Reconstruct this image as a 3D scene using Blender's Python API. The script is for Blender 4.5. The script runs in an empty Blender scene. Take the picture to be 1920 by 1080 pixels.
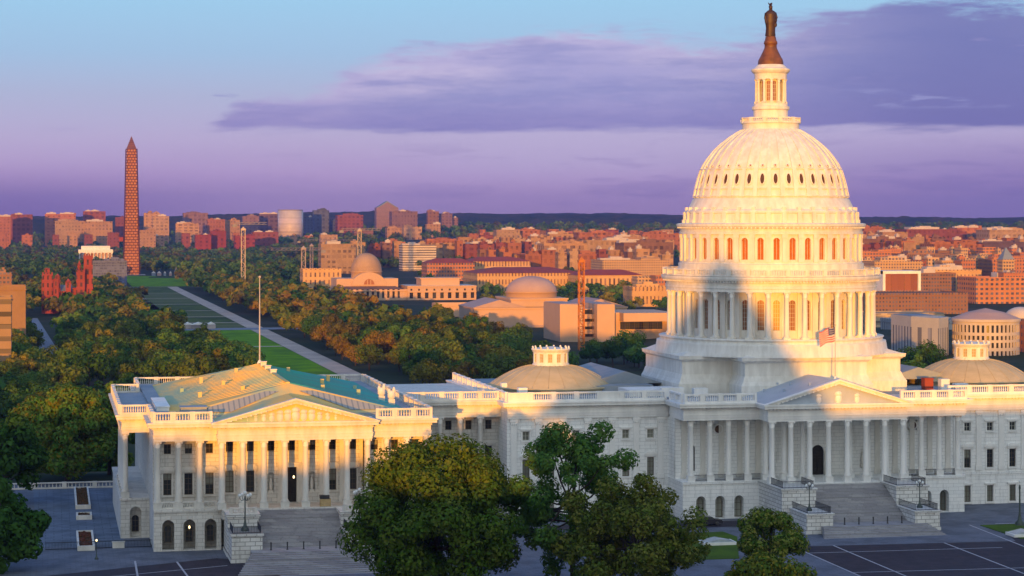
import bpy, math, random
import numpy as np
from math import sin, cos, pi, radians, sqrt, atan, tan

# ------------------------------------------------------------------ camera, sky, sun
S = bpy.context.scene
COL = S.collection
CAM = (-129.0, -381.0, 50.2); YAW = radians(11.93); FPX = 4082.0; HOR = 415.0
SUN_EL, SUN_P = radians(2.5), radians(17.36)      # sun elevation; light travels towards west turned north by SUN_P
cd = bpy.data.cameras.new("camera"); cam = bpy.data.objects.new("camera", cd); COL.objects.link(cam)
cam.location = CAM; cam.rotation_euler = (pi / 2, 0, -YAW)
cd.sensor_width = 36; cd.lens = FPX / 1920 * 36; cd.shift_y = -(540 - HOR) / 1920
cd.clip_start = 1; cd.clip_end = 40000
S.camera = cam
S.view_settings.view_transform = 'Standard'; S.view_settings.look = 'None'
S.view_settings.exposure = 0.38; S.view_settings.gamma = 1
S.cycles.use_denoising = True
S.cycles.max_bounces = 6; S.cycles.diffuse_bounces = 4; S.cycles.transparent_max_bounces = 8
S.cycles.volume_bounces = 0

def lin(r, g, b):
    f = lambda c: (c / 255 / 12.92) if c <= 10 else ((c / 255 + .055) / 1.055) ** 2.4
    return (f(r), f(g), f(b), 1)

class NT:
    """small node-tree writer"""
    def __init__(s, tree): s.t = tree; s.n = tree.nodes; s.l = tree.links
    def new(s, typ, **kw):
        n = s.n.new(typ)
        for k, v in kw.items(): setattr(n, k, v)
        return n
    def put(s, sock, v):
        if isinstance(v, bpy.types.NodeSocket): s.l.new(v, sock)
        elif v is not None: sock.default_value = v
    def m(s, op, a, b=None, c=None, clamp=False):
        n = s.new('ShaderNodeMath', operation=op); n.use_clamp = clamp
        s.put(n.inputs[0], a); s.put(n.inputs[1], b); s.put(n.inputs[2], c)
        return n.outputs[0]
    def ss(s, x, a, b):
        n = s.new('ShaderNodeMapRange', interpolation_type='SMOOTHSTEP')
        s.put(n.inputs[0], x); s.put(n.inputs[1], a); s.put(n.inputs[2], b)
        return n.outputs[0]
    def mix(s, f, a, b, blend='MIX'):
        n = s.new('ShaderNodeMix', data_type='RGBA', blend_type=blend)
        s.put(n.inputs[0], f); s.put(n.inputs[6], a); s.put(n.inputs[7], b)
        return n.outputs[2]
    def ramp(s, x, stops, interp='LINEAR'):
        n = s.new('ShaderNodeValToRGB'); n.color_ramp.interpolation = interp
        e = n.color_ramp.elements
        e[0].position, e[0].color = stops[0]; e[1].position, e[1].color = stops[-1]
        for p, c in stops[1:-1]:
            k = e.new(p); k.color = c
        s.put(n.inputs[0], x); return n.outputs[0]
    def noise(s, vec, scale, detail=4, rough=.55):
        n = s.new('ShaderNodeTexNoise'); n.inputs['Scale'].default_value = scale
        n.inputs['Detail'].default_value = detail; n.inputs['Roughness'].default_value = rough
        if vec is not None: s.put(n.inputs['Vector'], vec)
        return n.outputs[0]
    def xyz(s, v):
        n = s.new('ShaderNodeSeparateXYZ'); s.put(n.inputs[0], v); return n.outputs
    def comb(s, x, y, z):
        n = s.new('ShaderNodeCombineXYZ'); s.put(n.inputs[0], x); s.put(n.inputs[1], y); s.put(n.inputs[2], z); return n.outputs[0]

W = bpy.data.worlds.new("World"); S.world = W; W.use_nodes = True
wt = NT(W.node_tree); wt.n.clear()
tc = wt.new('ShaderNodeTexCoord'); dx, dy, dz = wt.xyz(tc.outputs['Generated'])
hl = wt.m('SQRT', wt.m('ADD', wt.m('MULTIPLY', dx, dx), wt.m('MULTIPLY', dy, dy)))
v = wt.m('DIVIDE', dz, wt.m('MAXIMUM', hl, .02))                       # slope above the horizon
u = wt.m('ARCTAN2', dx, dy)                                            # bearing from west towards north
vpos = wt.m('MULTIPLY', wt.m('MAXIMUM', v, 0.0), 2.0, clamp=True)
grad = wt.ramp(vpos, [(0, lin(170, 142, 190)), (.017, lin(176, 148, 198)), (.042, lin(182, 158, 208)), (.076, lin(182, 172, 214)), (.115, lin(168, 178, 216)),
                      (.154, lin(152, 188, 226)), (.203, lin(148, 198, 234)), (.35, lin(110, 170, 226)), (1, lin(80, 130, 208))])
# cloud bank low over the western horizon
cv = wt.comb(wt.m('MULTIPLY', u, 14), wt.m('MULTIPLY', v, 60), 0.0)
n1 = wt.noise(cv, 1.0, 6, .6)
cv2 = wt.comb(wt.m('MULTIPLY', u, 20), wt.m('MULTIPLY', v, 150), 3.3)
n2 = wt.noise(cv2, 1.0, 5, .6)
nn = wt.m('SUBTRACT', n1, .5); nm = wt.m('SUBTRACT', n2, .5)
fc = wt.new('ShaderNodeFloatCurve'); cm = fc.mapping; cu = cm.curves[0]
pts = [(0.0, .40), (.06, .40), (.085, .545), (.115, .60), (.15, .78), (.20, .845), (.234, .90), (.27, .87), (.30, .84), (.33, .90), (.36, .98), (.47, 1.0)]
cu.points[0].location = (pts[0][0] * 2, pts[0][1]); cu.points[1].location = (1.0, 1.0)
for a, b in pts[1:]: cu.points.new(a * 2, b)
cm.update(); wt.put(fc.inputs['Value'], wt.m('MULTIPLY', u, 2.0, clamp=True))
vup = wt.m('MULTIPLY', fc.outputs[0], .1)
n3 = wt.noise(wt.comb(wt.m('MULTIPLY', u, 70), wt.m('MULTIPLY', v, 330), 9.1), 1.0, 5, .65)
edge = wt.m('ADD', wt.m('ADD', wt.m('SUBTRACT', vup, v), wt.m('MULTIPLY', wt.m('SUBTRACT', n3, .5), .012)), wt.m('ADD', wt.m('MULTIPLY', nn, .026), wt.m('MULTIPLY', nm, .016)))
up = wt.ss(edge, -.002, .008)
lo = wt.ss(wt.m('ADD', v, wt.m('MULTIPLY', nm, .012)), .0395, .0445)
bank = wt.m('MULTIPLY', up, lo)
inside = wt.ss(edge, .002, .03)
ccol = wt.mix(inside, lin(196, 184, 222), lin(136, 140, 202))
ccol = wt.mix(wt.m('MULTIPLY', wt.ss(n1, .36, .66), .7), ccol, lin(160, 156, 212))
ccol = wt.mix(wt.m('MULTIPLY', wt.ss(n2, .42, .68), .5), ccol, lin(116, 122, 192))
ccol = wt.mix(wt.m('MULTIPLY', wt.ss(n3, .45, .68), .3), ccol, lin(172, 164, 214))
base_ = wt.m('MULTIPLY', wt.ss(wt.m('MULTIPLY', v, -1.0), -.062, -.044), .55)
ccol = wt.mix(base_, ccol, lin(122, 118, 190))
ccol = wt.mix(wt.m('MULTIPLY', wt.ss(u, .26, .42), .9), ccol, lin(90, 97, 174))
under = wt.m('MULTIPLY', wt.ss(wt.m('MULTIPLY', v, -1.0), -.052, -.036), wt.m('MULTIPLY', wt.ss(v, .012, .03), wt.m('MULTIPLY', wt.ss(u, .12, .22), .5)))
grad = wt.mix(under, grad, lin(184, 176, 218))
rgt = wt.m('MULTIPLY', wt.ss(u, .25, .45), .7)
grad = wt.mix(wt.m('MULTIPLY', rgt, wt.ss(wt.m('MULTIPLY', v, -1.0), -.05, -.02)), grad, lin(132, 116, 184))
lft = wt.m('MULTIPLY', wt.ss(wt.m('MULTIPLY', u, -1.0), -.12, .02), wt.ss(wt.m('MULTIPLY', v, -1.0), -.03, -.004))
grad = wt.mix(wt.m('MULTIPLY', lft, .55), grad, lin(104, 84, 164))
sky = wt.mix(wt.m('MULTIPLY', bank, .95), grad, ccol)
# thin streaks under the bank and small wisps left of it
st = wt.m('MULTIPLY', wt.ss(n2, .5, .64), wt.m('MULTIPLY', wt.ss(v, .002, .01), wt.ss(wt.m('MULTIPLY', v, -1.0), -.042, -.03)))
sky = wt.mix(wt.m('MULTIPLY', st, wt.m('MULTIPLY', wt.ss(u, .0, .3), .3)), sky, lin(116, 106, 178))
wis = wt.m('MULTIPLY', wt.ss(n2, .54, .64), wt.m('MULTIPLY', wt.ss(v, .05, .054), wt.ss(wt.m('MULTIPLY', v, -1.0), -.062, -.057)))
wis = wt.m('MULTIPLY', wis, wt.m('MULTIPLY', wt.ss(u, .035, .05), .8))
sky = wt.mix(wis, sky, lin(140, 146, 205))
pk = wt.m('MULTIPLY', wt.ss(n2, .6, .7), wt.m('MULTIPLY', wt.ss(u, .32, .4), wt.ss(v, .05, .07)))
sky = wt.mix(wt.m('MULTIPLY', pk, .5), sky, lin(150, 142, 200))
# brighter dawn half of the sky, east of the building and overhead
east = wt.ss(wt.m('MULTIPLY', dy, -1.0), -.35, .75)
dawn = wt.ramp(vpos, [(0, (.92, .84, .66, 1)), (.3, (.92, .94, .82, 1)), (1, (.80, .92, 1.0, 1))])
sky = wt.mix(east, sky, dawn)
nis = wt.new('ShaderNodeTexSky', sky_type='NISHITA'); nis.sun_disc = False
nis.sun_elevation = SUN_EL; nis.sun_rotation = pi + SUN_P; nis.altitude = 30
bg1 = wt.new('ShaderNodeBackground'); wt.put(bg1.inputs[0], nis.outputs[0]); bg1.inputs[1].default_value = .02
bg2 = wt.new('ShaderNodeBackground'); wt.put(bg2.inputs[0], sky); bg2.inputs[1].default_value = .775
ad = wt.new('ShaderNodeAddShader'); wt.l.new(bg1.outputs[0], ad.inputs[0]); wt.l.new(bg2.outputs[0], ad.inputs[1])
wo = wt.new('ShaderNodeOutputWorld'); wt.l.new(ad.outputs[0], wo.inputs[0])

sd = bpy.data.lights.new("sun", 'SUN'); sun = bpy.data.objects.new("sun", sd); COL.objects.link(sun)
sd.energy = 5.0; sd.angle = radians(.5); sd.color = (1.0, .39, .025)
from mathutils import Vector, Matrix
ldir = Vector((sin(SUN_P) * cos(SUN_EL), cos(SUN_P) * cos(SUN_EL), -sin(SUN_EL)))
sun.rotation_euler = ldir.to_track_quat('-Z', 'Y').to_euler()

# ------------------------------------------------------------------ helpers
def at(px, Y):
    """x of the photo column px at distance row Y"""
    return CAM[0] + tan(YAW + atan((px - 960) / FPX)) * (Y - CAM[1])
def zt(px, py, Y):
    X = at(px, Y); d = (X - CAM[0]) * sin(YAW) + (Y - CAM[1]) * cos(YAW)
    return CAM[2] - (py - HOR) * d / FPX
def proj(x, y, z):
    a, b = x - CAM[0], y - CAM[1]; d = a * sin(YAW) + b * cos(YAW)
    return 960 + FPX * (a * cos(YAW) - b * sin(YAW)) / d, HOR - FPX * (z - CAM[2]) / d, d
def sst(x, a, b):
    t = min(1, max(0, (x - a) / (b - a))); return t * t * (3 - 2 * t)
def gz(x, y):
    z = -18 * sst(y, 55, 180)
    z += 5.0 * math.exp(-((x + 36) ** 2 + (y - 2232) ** 2) / (2 * 130 ** 2))
    z += 30 * sst(x, 90, 800) * sst(y, 1500, 4800)
    z += 8 * sst(x, 190, 260) * sst(y, 250, 420) * (1 - sst(y, 700, 1000))
    z += 22 * sst(y, 4300, 6000) 
    return z

class MB:
    def __init__(s): s.v = []; s.f = []; s.m = []; s.cur = 0; s.sm = []; s.smooth = False
    def face(s, *pts, m=None):
        b = len(s.v); s.v += [tuple(p) for p in pts]; s.f.append(tuple(range(b, b + len(pts)))); s.m.append(s.cur if m is None else m); s.sm.append(s.smooth)
    def idx(s, vs, fs, m=None):
        b = len(s.v); s.v += [tuple(p) for p in vs]
        for f in fs: s.f.append(tuple(b + i for i in f)); s.m.append(s.cur if m is None else m); s.sm.append(s.smooth)
    def box(s, x0, x1, y0, y1, z0, z1, m=None):
        s.idx([(x0, y0, z0), (x1, y0, z0), (x1, y1, z0), (x0, y1, z0), (x0, y0, z1), (x1, y0, z1), (x1, y1, z1), (x0, y1, z1)],
              [(0, 3, 2, 1), (4, 5, 6, 7), (0, 1, 5, 4), (1, 2, 6, 5), (2, 3, 7, 6), (3, 0, 4, 7)], m)
    def prism(s, pts, z0, z1, m=None, top=None):
        n = len(pts); tp = top or pts
        s.idx([(x, y, z0) for x, y in pts] + [(x, y, z1) for x, y in tp],
              [tuple(range(n - 1, -1, -1)), tuple(range(n, 2 * n))] + [(i, (i + 1) % n, n + (i + 1) % n, n + i) for i in range(n)], m)
    def prism_y(s, pts, y0, y1, m=None):            # polygon in (x,z) extruded along y
        n = len(pts)
        s.idx([(x, y0, z) for x, z in pts] + [(x, y1, z) for x, z in pts],
              [tuple(range(n)), tuple(range(2 * n - 1, n - 1, -1))] + [(i, n + i, n + (i + 1) % n, (i + 1) % n) for i in range(n)], m)
    def lathe(s, prof, n, cx=0, cy=0, m=None, cap=True, smooth=True, rot=0.0):
        k = s.smooth; s.smooth = smooth
        vs = [(cx + r * sin(rot + 2 * pi * j / n), cy - r * cos(rot + 2 * pi * j / n), z) for r, z in prof for j in range(n)]
        fs = [(i * n + j, i * n + (j + 1) % n, (i + 1) * n + (j + 1) % n, (i + 1) * n + j) for i in range(len(prof) - 1) for j in range(n)]
        s.idx(vs, fs, m); s.smooth = False
        if cap:
            for i, rv in ((0, True), (len(prof) - 1, False)):
                r, z = prof[i]
                if r > .01:
                    p = [(cx + r * sin(rot + 2 * pi * j / n), cy - r * cos(rot + 2 * pi * j / n), z) for j in range(n)]
                    s.face(*(p[::-1] if rv else p), m=m)
        s.smooth = k
    def tube(s, pts, rad, n=6, m=None):
        rs = rad if isinstance(rad, (list, tuple)) else [rad] * len(pts)
        rings = []; k = s.smooth; s.smooth = True
        for i, p in enumerate(pts):
            p = Vector(p); d = (Vector(pts[min(i + 1, len(pts) - 1)]) - Vector(pts[max(i - 1, 0)])).normalized()
            a = d.cross(Vector((0, 0, 1)) if abs(d.z) < .9 else Vector((1, 0, 0))).normalized(); b = d.cross(a)
            rings.append([p + (a * cos(2 * pi * j / n) + b * sin(2 * pi * j / n)) * rs[i] for j in range(n)])
        vs = [q for r in rings for q in r]
        fs = [(i * n + j, i * n + (j + 1) % n, (i + 1) * n + (j + 1) % n, (i + 1) * n + j) for i in range(len(pts) - 1) for j in range(n)]
        fs += [tuple(range(n)), tuple(range(len(vs) - n, len(vs)))]
        s.idx(vs, fs, m); s.smooth = k
    def ball(s, c, r, n=8, k=5, m=None):
        prof = [(max(.001, sin(pi * i / k)) * r[0], c[2] - cos(pi * i / k) * r[2]) for i in range(k + 1)]
        b = len(s.v); s.lathe(prof, n, c[0], c[1], m, cap=False)
        if r[1] != r[0]:
            for i in range(b, len(s.v)):
                x, y, z = s.v[i]; s.v[i] = (x, c[1] + (y - c[1]) * r[1] / r[0], z)
    def facade(s, mp, u0, u1, z0, z1, ops, depth=.45, m=None):
        us = sorted({u0, u1} | {o[0] for o in ops} | {o[1] for o in ops}); zs = sorted({z0, z1} | {o[2] for o in ops} | {o[3] for o in ops})
        for i in range(len(us) - 1):
            for j in range(len(zs) - 1):
                cu_, cz = (us[i] + us[i + 1]) / 2, (zs[j] + zs[j + 1]) / 2
                if any(o[0] < cu_ < o[1] and o[2] < cz < o[3] for o in ops): continue
                s.face(mp(us[i], 0, zs[j]), mp(us[i + 1], 0, zs[j]), mp(us[i + 1], 0, zs[j + 1]), mp(us[i], 0, zs[j + 1]), m=m)
        for o in ops:
            a, b, c, d = o[:4]; arch = len(o) > 4 and o[4]
            r = (b - a) / 2; sp = d - r if arch else d
            s.face(mp(a, 0, c), mp(a, depth, c), mp(a, depth, sp), mp(a, 0, sp), m=m)
            s.face(mp(b, depth, c), mp(b, 0, c), mp(b, 0, sp), mp(b, depth, sp), m=m)
            s.face(mp(a, depth, c), mp(a, 0, c), mp(b, 0, c), mp(b, depth, c), m=m)
            if arch:
                N = 10; P = [((a + b) / 2 - r * cos(pi * k / N), sp + r * sin(pi * k / N)) for k in range(N + 1)]
                for k in range(N):
                    p, q = P[k], P[k + 1]; c0 = a if k < N / 2 else b
                    s.face(mp(p[0], 0, p[1]), mp(q[0], 0, q[1]), mp(c0, 0, d), m=m)
                    s.face(mp(p[0], depth, p[1]), mp(q[0], depth, q[1]), mp(q[0], 0, q[1]), mp(p[0], 0, p[1]), m=m)
            else:
                s.face(mp(a, 0, d), mp(b, 0, d), mp(b, depth, d), mp(a, depth, d), m=m)
    def mesh(s, name, mats):
        me = bpy.data.meshes.new(name); me.from_pydata(s.v, [], s.f); 
        for mt in (mats if isinstance(mats, (list, tuple)) else [mats]): me.materials.append(mt)
        me.polygons.foreach_set('material_index', s.m); me.polygons.foreach_set('use_smooth', s.sm); me.update(); return me
    def build(s, name, mats, parent=None):
        return put(name, s.mesh(name, mats), parent)

def put(name, me, parent=None, loc=(0, 0, 0), rz=0.0):
    o = bpy.data.objects.new(name, me); COL.objects.link(o); o.location = loc
    if rz: o.rotation_euler = (0, 0, rz)
    if parent: o.parent = parent
    return o
def tag(o, label=None, cat=None, group=None, kind=None):
    if label: o['label'] = label
    if cat: o['category'] = cat
    if group: o['group'] = group
    if kind: o['kind'] = kind
    return o
def thing(name, label, cat, loc=(0, 0, 0), rz=0.0, group=None):
    o = bpy.data.objects.new(name, None); COL.objects.link(o); o.location = loc; o.rotation_euler = (0, 0, rz)
    return tag(o, label, cat, group)
def copy_tree(o, parent=None):
    c = o.copy(); COL.objects.link(c)
    if parent: c.parent = parent
    for ch in list(o.children): copy_tree(ch, c)
    return c
ORD = "zeroth first second third fourth fifth sixth seventh eighth ninth tenth eleventh twelfth thirteenth fourteenth fifteenth sixteenth seventeenth eighteenth nineteenth".split()
TEN = {2: "twent", 3: "thirt", 4: "fort", 5: "fift", 6: "sixt", 7: "sevent", 8: "eight", 9: "ninet"}
def ordw(n):
    if n < 20: return ORD[n]
    if n >= 100: return "hundred and " + ordw(n - 100) if n > 100 else "hundredth"
    t, r = divmod(n, 10); return TEN[t] + "ieth" if r == 0 else TEN[t] + "y-" + ORD[r]

# ------------------------------------------------------------------ materials
def base_mat(name, rough=.7, spec=.3):
    m = bpy.data.materials.new(name); m.use_nodes = True; t = NT(m.node_tree)
    p = t.n['Principled BSDF']; p.inputs['Roughness'].default_value = rough
    p.inputs['Specular IOR Level'].default_value = spec
    return m, t, p
def mat(name, c, c2=None, sc=.3, rough=.75, spec=.3, bump=0, stretch=None, metal=0, emit=None):
    m, t, p = base_mat(name, rough, spec); p.inputs['Metallic'].default_value = metal
    c = tuple(c) + (1,) if len(c) == 3 else c
    c2 = c2 or tuple(x * .78 for x in c[:3]); c2 = tuple(c2[:3]) + (1,)
    co = t.new('ShaderNodeTexCoord').outputs['Object']
    if stretch:
        mp = t.new('ShaderNodeMapping'); mp.inputs['Scale'].default_value = stretch; t.put(mp.inputs[0], co); co = mp.outputs[0]
    n = t.noise(co, sc, 5, .6)
    t.put(p.inputs['Base Color'], t.mix(t.ss(n, .32, .68), c, c2))
    if bump:
        b = t.new('ShaderNodeBump'); b.inputs['Strength'].default_value = bump; b.inputs['Distance'].default_value = .1
        t.put(b.inputs['Height'], t.noise(co, sc * 8, 4)); t.put(p.inputs['Normal'], b.outputs[0])
    if emit: p.inputs['Emission Color'].default_value = emit[0]; p.inputs['Emission Strength'].default_value = emit[1]
    return m
def stone(name, c, c2, cj, bw=1.7, bh=.55, stain=.35, mortar=.025):
    """coursed masonry: blocks that differ a little, joints, old water stains"""
    m, t, p = base_mat(name, .7, .25)
    x, y, z = t.xyz(t.new('ShaderNodeTexCoord').outputs['Object'])
    vec = t.comb(t.m('ADD', x, y), z, 0.0)
    b = t.new('ShaderNodeTexBrick'); b.inputs['Color1'].default_value = c + (1,); b.inputs['Color2'].default_value = c2 + (1,); b.inputs['Mortar'].default_value = cj + (1,)
    b.inputs['Scale'].default_value = 1; b.inputs['Brick Width'].default_value = bw; b.inputs['Row Height'].default_value = bh; b.inputs['Mortar Size'].default_value = mortar
    t.put(b.inputs['Vector'], vec)
    n = t.noise(t.comb(t.m('MULTIPLY', t.m('ADD', x, y), 1.1), t.m('MULTIPLY', z, .25), t.m('SUBTRACT', x, y)), .8, 6, .65)
    dirt = t.m('MULTIPLY', t.ss(n, .48, .75), stain)
    t.put(p.inputs['Base Color'], t.mix(dirt, b.outputs[0], tuple(k * .45 for k in c2) + (1,)))
    return m
M = {}
M['white'] = stone('white_painted_stone', (.80, .81, .80), (.74, .76, .76), (.46, .48, .49), 1.9, .62, .5, .024)
M['trim'] = mat('white_trim_stone', (.80, .80, .78), (.66, .67, .66), .5, .7, stretch=(1, 1, .3))
M['marble'] = stone('grey_veined_marble', (.66, .645, .60), (.56, .55, .515), (.36, .34, .30), 1.6, .6, .6, .03)
M['mtrim'] = mat('marble_trim', (.70, .685, .64), (.54, .53, .49), .6, .7, stretch=(1, 1, .25))
M['iron'] = mat('dome_white_paint', (.74, .73, .68), (.60, .585, .535), .9, .6, .25, stretch=(1, 1, .22))
M['rust'] = stone('rusticated_stone', (.70, .70, .68), (.58, .58, .56), (.26, .26, .25), 1.5, .62, .4, .05)
M['step'] = stone('stone_steps', (.34, .34, .35), (.24, .24, .26), (.2, .2, .2), 2.4, .4, .5, .02)
M['bronze'] = mat('weathered_bronze', (.05, .022, .012), (.03, .014, .01), .8, .5, .4)
M['bronze_base'] = mat('bronze_pedestal', (.17, .065, .02), (.10, .04, .014), .8, .5, .4)
def glass_mat(name, c, c2, rough=.12):
    m, t, p = base_mat(name, rough, .6)
    r = t.new('ShaderNodeObjectInfo').outputs['Random']
    t.put(p.inputs['Base Color'], t.mix(r, c + (1,), c2 + (1,)))
    return m
M['glass'] = glass_mat('dark_window_glass', (.015, .018, .02), (.06, .065, .06))
M['blind'] = glass_mat('window_with_blind', (.10, .11, .09), (.30, .31, .26), .3)
M['amber'] = glass_mat('amber_window', (.30, .10, .02), (.20, .065, .015), .35)
M['frame'] = mat('window_frame', (.55, .55, .5), None, 1)
M['bars'] = mat('dark_sash', (.12, .09, .06), None, 1)
M['door'] = mat('dark_door', (.012, .012, .012), (.03, .025, .02), 1, .5)
M['blackmetal'] = mat('black_iron', (.02, .022, .025), (.035, .035, .04), 2, .5, .5)
M['greenmetal'] = mat('green_bronze', (.05, .075, .06), (.03, .045, .04), 2, .5, .5)
M['copper'] = mat('sunlit_tan_copper_roof', (.80, .50, .14), (.30, .42, .30), .16, .95, .05, stretch=(1, .35, 1))  # sunlit copy of the wing copper: sun warmth put into the tan, patina mottling
M['tealroof'] = mat('green_copper_roof', (.06, .38, .34), (.12, .30, .28), .12, .9, .08)  # shaded copy of the wing copper for its north slope; green library dome too
M['greyroof'] = mat('blue_grey_flat_roof', (.20, .25, .31), (.28, .32, .36), .15, .8)
M['saucer'] = mat('tan_saucer_roof', (.50, .42, .26), (.42, .36, .22), .3, .7, stretch=(1, 1, 3))
M['lampglass'] = mat('lit_lamp_globe', (.9, .85, .7), None, 1, emit=((1, .72, .35, 1), 2.2))
M['lampoff'] = mat('lamp_globe', (.75, .78, .75), None, 1, .3)
def ribbed(name, c, c2, axis, pitch, w=.2):
    m, t, p = base_mat(name, .6, .3)
    o = t.xyz(t.new('ShaderNodeTexCoord').outputs['Object'])
    f = t.m('FRACT', t.m('MULTIPLY', o[axis], 1 / pitch))
    t.put(p.inputs['Base Color'], t.mix(t.m('GREATER_THAN', f, w), c2 + (1,), c + (1,)))
    return m
M['skyl'] = ribbed('skylight_ribs', (.33, .34, .31), (.20, .23, .24), 0, .85, .3)

# city walls: wall colour with rows of window panes
def city(name, c, c2, wx=3.4, wz=3.7, fx=.5, fz=.5, wcol=(.05, .05, .07), rough=.7, var=.25):
    m, t, p = base_mat(name, rough, .3)
    tcn = t.new('ShaderNodeTexCoord').outputs['Object']; x, y, z = t.xyz(tcn)
    nz = t.xyz(t.new('ShaderNodeNewGeometry').outputs['Normal'])[2]
    rnd = t.new('ShaderNodeObjectInfo').outputs['Random']
    ku = t.m('ADD', .72, t.m('MULTIPLY', rnd, .75)); kv = t.m('ADD', .8, t.m('MULTIPLY', t.m('FRACT', t.m('MULTIPLY', rnd, 7.3)), .5)); fw = t.m('ADD', fx * .75, t.m('MULTIPLY', t.m('FRACT', t.m('MULTIPLY', rnd, 13.7)), fx * .6))
    fu = t.m('FRACT', t.m('MULTIPLY', t.m('MULTIPLY', t.m('ADD', t.m('ADD', x, y), 500.0), 1 / wx), ku)); fv = t.m('FRACT', t.m('MULTIPLY', t.m('MULTIPLY', t.m('ADD', z, 100.3), 1 / wz), kv))
    win = t.m('MULTIPLY', t.m('MULTIPLY', t.m('LESS_THAN', fu, fw), t.m('LESS_THAN', fv, fz)), t.m('LESS_THAN', t.m('ABSOLUTE', nz), .5))
    wall = t.mix(rnd, c + (1,), c2 + (1,)); n = t.noise(tcn, .08, 5, .65)
    wall = t.mix(t.m('MULTIPLY', t.ss(n, .35, .7), var), wall, tuple(k * .5 for k in c2) + (1,))
    cell = t.new('ShaderNodeTexWhiteNoise'); cell.noise_dimensions = '2D'
    t.put(cell.inputs['Vector'], t.comb(t.m('FLOOR', t.m('MULTIPLY', t.m('ADD', t.m('ADD', x, y), 500.0), 1 / wx)), t.m('FLOOR', t.m('MULTIPLY', t.m('ADD', z, 100.3), 1 / wz)), 0.0))
    wc = t.mix(cell.outputs[0], wcol + (1,), tuple(k * 3 for k in wcol) + (1,))
    t.put(p.inputs['Base Color'], t.mix(win, wall, wc))
    t.put(p.inputs['Roughness'], t.m('SUBTRACT', rough, t.m('MULTIPLY', win, .45)))
    return m
C = {}
C['tan'] = city('tan_office_wall', (.56, .37, .19), (.46, .30, .15))
C['pale'] = city('pale_stone_wall', (.55, .38, .22), (.46, .32, .19))
C['brick'] = city('red_brick_wall', (.30, .095, .05), (.22, .075, .05))
C['orange'] = city('orange_brick_wall', (.48, .20, .07), (.40, .15, .06))
C['brown'] = city('brown_wall', (.30, .16, .085), (.22, .115, .07))
C['mauve'] = city('mauve_wall', (.30, .20, .22), (.25, .16, .18))
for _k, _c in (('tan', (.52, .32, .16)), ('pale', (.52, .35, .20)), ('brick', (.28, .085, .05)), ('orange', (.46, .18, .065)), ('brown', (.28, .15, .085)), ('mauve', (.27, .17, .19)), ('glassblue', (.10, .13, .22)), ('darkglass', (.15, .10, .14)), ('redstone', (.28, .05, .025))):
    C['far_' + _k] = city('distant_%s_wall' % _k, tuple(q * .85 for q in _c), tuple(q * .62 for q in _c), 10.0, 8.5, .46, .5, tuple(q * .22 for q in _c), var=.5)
C['band'] = city('white_banded_wall', (.62, .56, .48), (.58, .52, .46), 60, 4.2, .985, .48, (.10, .08, .07))
C['glassblue'] = city('blue_glass_wall', (.10, .13, .22), (.12, .15, .24), 2.5, 3.6, .7, .6, (.05, .06, .11), .35)
C['darkglass'] = city('purple_dark_glass_wall', (.16, .11, .15), (.13, .09, .13), 2.5, 3.6, .6, .6, (.05, .035, .06), .4)
C['plainpink'] = city('pink_marble_wall', (.52, .35, .24), (.48, .32, .22), 300, 300, 0, 0, var=.15)
C['classic'] = city('classic_stone_wall', (.58, .37, .17), (.52, .33, .15), 4.6, 9, .35, .6, (.10, .06, .04))
C['plainor'] = city('plain_orange_wall', (.28, .17, .08), (.25, .15, .08), 300, 300, 0, 0, var=.3)
C['edge'] = city('banded_brown_concrete_wall', (.30, .20, .11), (.26, .17, .10), 40, 5.5, .9, .4, (.05, .04, .03))
C['redstone'] = city('red_sandstone_wall', (.30, .055, .03), (.26, .045, .03), 4, 6, .36, .55, (.025, .01, .012), var=.6)
C['greystone'] = city('grey_stone_wall', (.42, .42, .42), (.38, .38, .40), 2.6, 40, .35, .8, (.10, .11, .14))
C['cream'] = city('cream_concrete_wall', (.55, .45, .30), (.50, .40, .28), 40, 5.5, .9, .4, (.12, .10, .08))
R = {'grey': mat('grey_gravel_roof', (.28, .26, .25), (.20, .19, .19), .1), 'tan': mat('tan_roof', (.40, .27, .17), (.30, .20, .13), .1),
     'red': mat('red_tile_roof', (.30, .055, .03), (.24, .05, .03), .15), 'pale': mat('pale_roof', (.5, .45, .42), (.42, .38, .36), .1),
     'blue': mat('blue_grey_roof', (.16, .20, .27), (.2, .25, .3), .1), 'pink': mat('pinkish_stone_roof', (.42, .30, .27), (.37, .26, .24), .1),
     'brown': mat('dark_brown_roof', (.16, .09, .07), (.13, .08, .06), .15)}

def leafmat(name, c, c2, trans=.25):
    m = bpy.data.materials.new(name); m.use_nodes = True; t = NT(m.node_tree); t.n.clear()
    o = t.new('ShaderNodeOutputMaterial'); g = t.new('ShaderNodeNewGeometry')
    n = t.noise(t.new('ShaderNodeTexCoord').outputs['Object'], .35, 3)
    rnd = t.new('ShaderNodeObjectInfo').outputs['Random']
    col = t.mix(t.ss(n, .35, .65), c + (1,), c2 + (1,))
    k = t.m('ADD', .6, t.m('ADD', t.m('MULTIPLY', g.outputs['Random Per Island'], .22), t.m('MULTIPLY', rnd, .5)))
    col = t.mix(1.0, col, t.comb(k, k, k), 'MULTIPLY')
    d = t.new('ShaderNodeBsdfDiffuse'); t.put(d.inputs[0], col); tr = t.new('ShaderNodeBsdfTranslucent'); t.put(tr.inputs[0], col)
    mx = t.new('ShaderNodeMixShader'); mx.inputs[0].default_value = trans
    t.l.new(d.outputs[0], mx.inputs[1]); t.l.new(tr.outputs[0], mx.inputs[2]); t.l.new(mx.outputs[0], o.inputs[0])
    return m
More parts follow.
